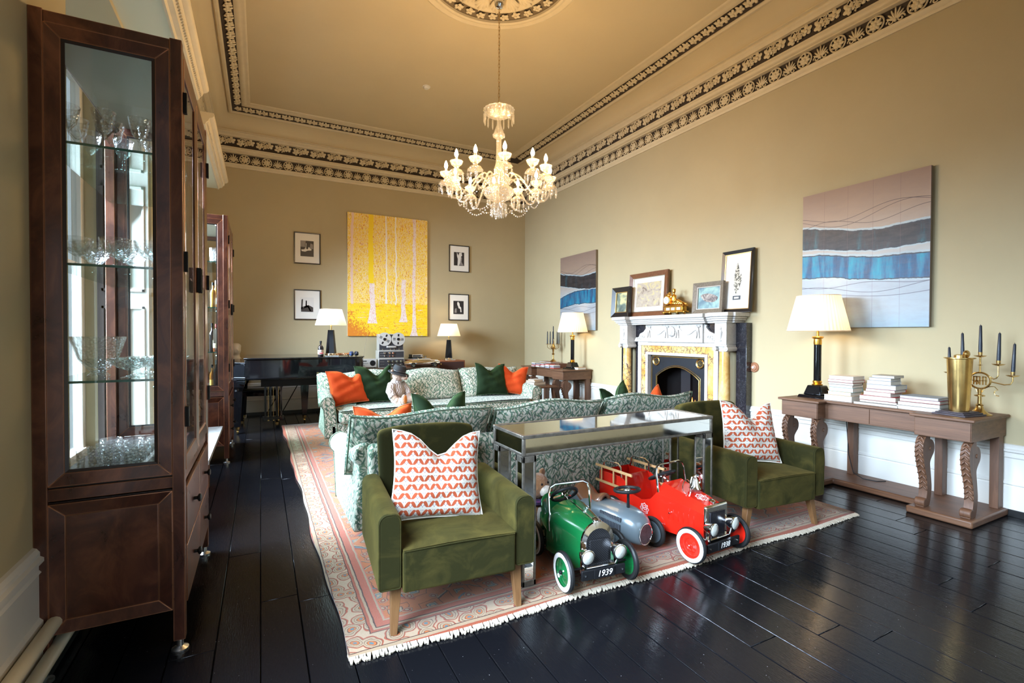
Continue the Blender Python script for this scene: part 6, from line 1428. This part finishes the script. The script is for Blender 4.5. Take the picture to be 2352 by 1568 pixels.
MB().lathe([(.010, 0), (.008, .115)], 10, (0, .14, .27)).build('steering_post', BLACKM, t); swheel(t, (0, .15, .385), .078, -.12, (0, .14, .36))
MB().lathe([(.012, 0), (.014, .015), (.006, .03), (0, .032)], 12, (-.03, .59, .265)).build('filler_cap', CHROME, t)
# ============================================================ TEDDY BEARS
def fur(name, a, b):
    g = G(name); n = g.noise(g.tc(), 9, 4, .6); n2 = g.noise(g.mapv(g.tc(), (1, 1, .35)), 170, 3, .7)
    g.bump(n2, .006); g.set(col=g.mix(n2, g.mix(n, a, b), a), rough=.95, sheen=.5, sheenr=.6, spec=.1); return g.mat
FUR1 = fur('pale_mohair', (.34, .20, .13), (.62, .47, .36)); FUR2 = fur('ginger_plush', (.26, .10, .03), (.46, .22, .08)); CREAMF = fur('cream_plush', (.60, .50, .40), (.74, .68, .58))
def knit():
    g = G('cable_knit_wool'); p = g.sep(g.tc()); w = g.m('SINE', g.m('ADD', g.m('MULTIPLY', p[0], 190), g.m('MULTIPLY', g.m('SINE', g.m('MULTIPLY', p[2], 90)), 1.6))); n = g.noise(g.tc(), 200, 2)
    g.bump(g.m('ADD', w, n), .005); g.set(col=g.mix(g.m('MULTIPLY', w, .25, clamp=True), (.46, .38, .34), (.66, .60, .55)), rough=.95, sheen=.3); return g.mat
KNIT = knit(); PADO = MAT('tan_felt_pad', (.52, .17, .03), .9, bump=.001); BHAT = MAT('black_felt', (.012, .011, .012), .8)
def teddy(label, loc, rz, furm, s=1.0):
    t = thing('teddy_bear', label, 'teddy bear', loc, rz); t.scale = (s, s, s); return t
# big bear in jumper and hat: local forward -y, seat level z=0
B = teddy('large pale teddy bear in knitted jumper and black hat slumped on the far sofa', (1.60, 6.42, .475), .55, FUR1)
bd = MB().ell((0, .02, .16), (.105, .09, .16), 18, 12).ell((.01, -.03, .375), (.085, .082, .078), 18, 12).ell((.025, -.115, .355), (.045, .055, .036), 14, 10)
for s_ in (-1, 1):
    bd.tube([(s_*.05, -.02, .06), (s_*.085, -.12, .05), (s_*.10, -.215, .055)], [.062, .055, .045], 12).ell((s_*.105, -.235, .085), (.042, .030, .068), 12, 10)
    bd.tube([(s_*.09, .0, .26), (s_*.15, -.035, .17), (s_*.13, -.11, .09)], [.045, .042, .036], 12).ell((s_*.125, -.13, .075), (.036, .04, .034), 10, 8)
    bd.ell((s_*.082, -.01, .43), (.032, .016, .034), 10, 8)
bd.build('body', FUR1, B, remesh=.005, fuzz=.012)
for s_ in (-1, 1): MB().ell((s_*.105, -.262, .088), (.030, .008, .056), 16, 10).build('foot_pad', PADO, B)
sw_ = MB().ell((0, .018, .17), (.125, .108, .155), 20, 14)
for s_ in (-1, 1): sw_.tube([(s_*.085, .0, .27), (s_*.150, -.03, .18), (s_*.142, -.085, .115)], [.056, .056, .048], 12)
sw_.tube([(0, 0, .29), (.004, -.012, .325)], [.075, .058], 14)
sw_.build('jumper', KNIT, B, remesh=.008)
hM = Matrix.Translation((.012, -.03, .42)) @ Matrix.Rotation(.28, 4, 'X') @ Matrix.Rotation(.12, 4, 'Y')
h_ = MB().lathe([(.140, -.016), (.136, -.006), (.11, .0), (.088, .006), (.084, .07), (.070, .095), (.04, .094), (0, .082)], 32, M=hM).build('felt_hat', BHAT, B, solid=.004)
MB().lathe([(.0895, .008), (.087, .034)], 32, M=hM, caps=False).build('hat_band', MAT('satin_band', (.02, .02, .022), .3), h_, solid=.003)
MB().ell((.028, -.172, .37), (.014, .010, .010), 10, 8).build('nose', BLACKM, B)
# small bear with tartan scarf on the rug
Bs = teddy('small ginger teddy bear with purple scarf sitting behind the green pedal car', (1.655, 2.84, .022), .35, FUR2)
bd = MB().ell((0, .0, .15), (.085, .075, .135), 16, 12).ell((0, -.015, .355), (.085, .078, .085), 18, 12)
for s_ in (-1, 1):
    bd.tube([(s_*.05, -.02, .05), (s_*.07, -.10, .05), (s_*.075, -.16, .06)], [.05, .045, .042], 12).ell((s_*.075, -.165, .075), (.042, .03, .058), 12, 8)
    bd.tube([(s_*.07, -.01, .25), (s_*.12, -.05, .18), (s_*.11, -.10, .12)], [.034, .034, .034], 10).ell((s_*.07, 0, .43), (.03, .016, .03), 10, 8)
bd.build('body', FUR2, Bs, remesh=.005, fuzz=.010)
MB().ell((.0, -.088, .335), (.048, .042, .038), 16, 12).build('muzzle', CREAMF, Bs)
MB().ell((.0, -.130, .35), (.017, .012, .013), 12, 8).build('nose', MAT('brown_nose', (.10, .02, .015), .4), Bs)
for s_ in (-1, 1): MB().ell((s_*.033, -.083, .385), (.008, .006, .008), 10, 8).build('eye', BLACK, Bs); MB().ell((s_*.078, -.195, .078), (.030, .006, .042), 14, 8).build('foot_pad', CREAMF, Bs)
MB().ell((0, -.055, .15), (.055, .03, .09), 14, 10).build('belly_patch', CREAMF, Bs)
g = G('purple_tartan'); p = g.sep(g.tc()); c = g.mix(g.m('GREATER_THAN', g.m('SINE', g.m('MULTIPLY', p[2], 260)), .3), (.03, .012, .045), (.10, .02, .08)); c = g.mix(g.m('GREATER_THAN', g.m('SINE', g.m('MULTIPLY', p[0], 260)), .5), c, (.05, .03, .09)); g.set(col=c, rough=.9); TART = g.mat
sc_ = MB().tube([(.072*math.cos(a), .068*math.sin(a)-.005, .262) for a in [2*PI*i/20 for i in range(20)]], .022, 8, True)
sc_.tube([(.02, -.078, .262), (.03, -.098, .20), (.03, -.098, .13)], [.02, .026, .028], 8).tube([(-.01, -.078, .262), (-.015, -.098, .21), (-.015, -.095, .16)], [.02, .026, .026], 8).build('scarf', TART, Bs)
fr_ = MB()
for k in range(7): fr_.cyl((.008+.008*k, -.10, .13), (.006+.009*k, -.105, .075), .0025, n=4)
for k in range(6): fr_.cyl((-.035+.008*k, -.10, .16), (-.038+.008*k, -.104, .11), .0025, n=4)
fr_.build('scarf_fringe', CREAMF, Bs)
# ============================================================ CHANDELIER
CHX, CHY = 2.15, 4.45
ch = thing('chandelier', 'large cut crystal chandelier with lit candle bulbs hanging from the ceiling rose', 'chandelier', (CHX, CHY, 0))
MB().lathe([(.0, 4.90), (.03, 4.88), (.03, 4.80), (.055, 4.79), (.058, 4.765), (.05, 4.75), (.052, 4.735), (.044, 4.715), (.03, 4.695), (.0, 4.69)], 28).build('ceiling_canopy', CHROME, ch)
lk = MB(); z = 4.69; i = 0
while z > 3.68:
    c_ = []
    for k in range(10):
        a = 2*PI*k/10; u = .0085*math.cos(a); v = .023*math.sin(a); c_.append((u, 0, z-.022+v) if i % 2 else (0, u, z-.022+v))
    lk.tube(c_, .0022, 5, True); z -= .037; i += 1
tag(lk.build('chain', BRASS, ch), kind='stuff'); MB().cyl((.006, .004, 3.66), (.006, .004, 4.7), .0028, n=6).build('supply_cord', MAT('cream_cord', (.6, .55, .4), .6), ch)
def prismdrop(L=.07, r=.0085):
    return MB().lathe([(0, 0), (.006, -.006), (.006, -.014), (0, -.020)], 6).lathe([(0, -.022), (r, -.032), (r, -.022-L*.78), (0, -.024-L)], 6)
drop = {}
def hang(parent, loc, L=.07, r=.0085):
    if L not in drop:
        o = prismdrop(L, r).build('crystal_drop', CRYSTAL, parent, smooth=0); o.location = loc; drop[L] = o; return o
    return inst(drop[L], parent, loc, (0, 0, random.random()))
bw_ = MB().lathe([(.02, 3.60), (.09, 3.605), (.135, 3.63), (.150, 3.665), (.158, 3.67), (.150, 3.675), (.10, 3.64), (.03, 3.62)], 36, pleat=.03).build('top_bowl', CRYSTAL, ch)
for k in range(16): a = 2*PI*k/16; hang(bw_, (.150*math.cos(a), .150*math.sin(a), 3.66), .11)
MB().lathe([(.012, 3.66), (.02, 3.60), (.022, 3.52), (.05, 3.44), (.062, 3.42), (.060, 3.40), (.03, 3.385), (.026, 3.37), (.026, 3.25), (.030, 3.14), (.045, 3.08), (.05, 3.04), (.035, 3.02), (.03, 3.0)], 24, pleat=.03).build('glass_column', CRYSTAL, ch)
MB().cyl((0, 0, 2.6), (0, 0, 3.66), .006, n=8).build('steel_rod', CHROME, ch)
MB().lathe([(.03, 3.02), (.10, 3.0), (.12, 2.965), (.10, 2.93), (.06, 2.90), (.13, 2.885), (.155, 2.86), (.15, 2.82), (.11, 2.775), (.05, 2.745), (.02, 2.735)], 36, pleat=.018).build('lower_bowl', CRYSTAL, ch)
bp = MB().lathe([(.02, 2.735), (.06, 2.73), (.085, 2.71), (.08, 2.70), (.05, 2.71), (.015, 2.69), (.03, 2.66), (.03, 2.64), (.0, 2.62)], 24, pleat=.03).build('bottom_pan', CRYSTAL, ch)
for k in range(12): a = 2*PI*k/12; hang(bp, (.078*math.cos(a), .078*math.sin(a), 2.70-.0), .085)
for k in range(6): a = 2*PI*k/6; hang(bp, (.03*math.cos(a), .03*math.sin(a), 2.67), .07)
BLB = bulbmat('candle_bulb', (1, .70, .36), 45.0); CTUBE = MAT('ivory_candle_tube', (.80, .72, .55), .4, ecol=(1, .6, .3, 1), est=0)
NA = 12
def arm(k, r, zc, dz):
    a = 2*PI*(k+.35)/NA
    pts = [(.10, 2.92), (.17, 2.985+dz*.3), (.25, 2.965), (.33, 2.86), (.40, 2.775+dz*.3), (.47, 2.775+dz*.4), (.515, 2.83+dz*.6), (r, zc)]
    # smooth
    P = []
    for i in range(len(pts)-1):
        p0 = pts[max(i-1, 0)]; p1 = pts[i]; p2 = pts[i+1]; p3 = pts[min(i+2, len(pts)-1)]
        for q in range(4):
            u = q/4; P.append([.5*((2*b)+(c-a_)*u+(2*a_-5*b+4*c-d)*u*u+(3*b-a_-3*c+d)*u**3) for a_, b, c, d in zip(p0, p1, p2, p3)])
    P.append(pts[-1]); rs_ = r/.53
    P3 = [(q[0]*rs_*math.cos(a), q[0]*rs_*math.sin(a), q[1]) for q in P]; P3[-1] = (r*math.cos(a), r*math.sin(a), zc)
    ar = MB().tube(P3, .0088, 6).build('arm', CRYSTAL, ch)
    c = (r*math.cos(a), r*math.sin(a), zc)
    MB().lathe([(.012, 0), (.05, -.008), (.07, -.030), (.073, -.028), (.052, .0), (.02, .012), (.022, .03), (.05, .055), (.062, .085), (.058, .085), (.03, .045), (.012, .04)], 20, c, pleat=.02).build('drip_pan', CRYSTAL, ar)
    MB().cyl((c[0], c[1], zc+.03), (c[0], c[1], zc+.125), .0125, n=12).build('candle_tube', CTUBE, ar)
    MB().lathe([(.010, .125), (.018, .145), (.017, .165), (.008, .19), (0, .205)], 12, c).build('bulb', BLB, ar)
    for q in range(7): b = 2*PI*q/7; hang(ar, (c[0]+.070*math.cos(b), c[1]+.070*math.sin(b), zc-.028), .07)
    point('chandelier_light', (CHX+c[0], CHY+c[1], zc+.165), 13.0, (1.0, .62, .27), .018)
for k in range(NA): arm(k, .53 if k % 2 else .50, 2.93 if k % 2 else 2.96, 0 if k % 2 else .06)
bead = MB().ell((0, 0, 0), (.011, .006, .006), 6, 4)
bs = MB()
for k in range(NA):
    a0 = 2*PI*(k+.35)/NA; a1 = a0+2*PI/NA
    p0 = Vector((.42*math.cos(a0), .42*math.sin(a0), 2.77)); p1 = Vector((.10*math.cos(a0), .10*math.sin(a0), 2.72))
    if k % 2 == 0:
        for q in range(1, 13):
            u = q/13; p = p0.lerp(p1, u); p.z -= .11*math.sin(PI*u); bs.ell(p, (.009, .009, .009), 6, 4)
    p1 = Vector((.42*math.cos(a1), .42*math.sin(a1), 2.78))
    for q in range(1, 9): u = q/9; p = p0.lerp(p1, u); p.z -= .05*math.sin(PI*u); bs.ell(p, (.008, .008, .008), 6, 4)
tag(bs.build('bead_swags', CRYSTAL, ch, smooth=0), kind='stuff')
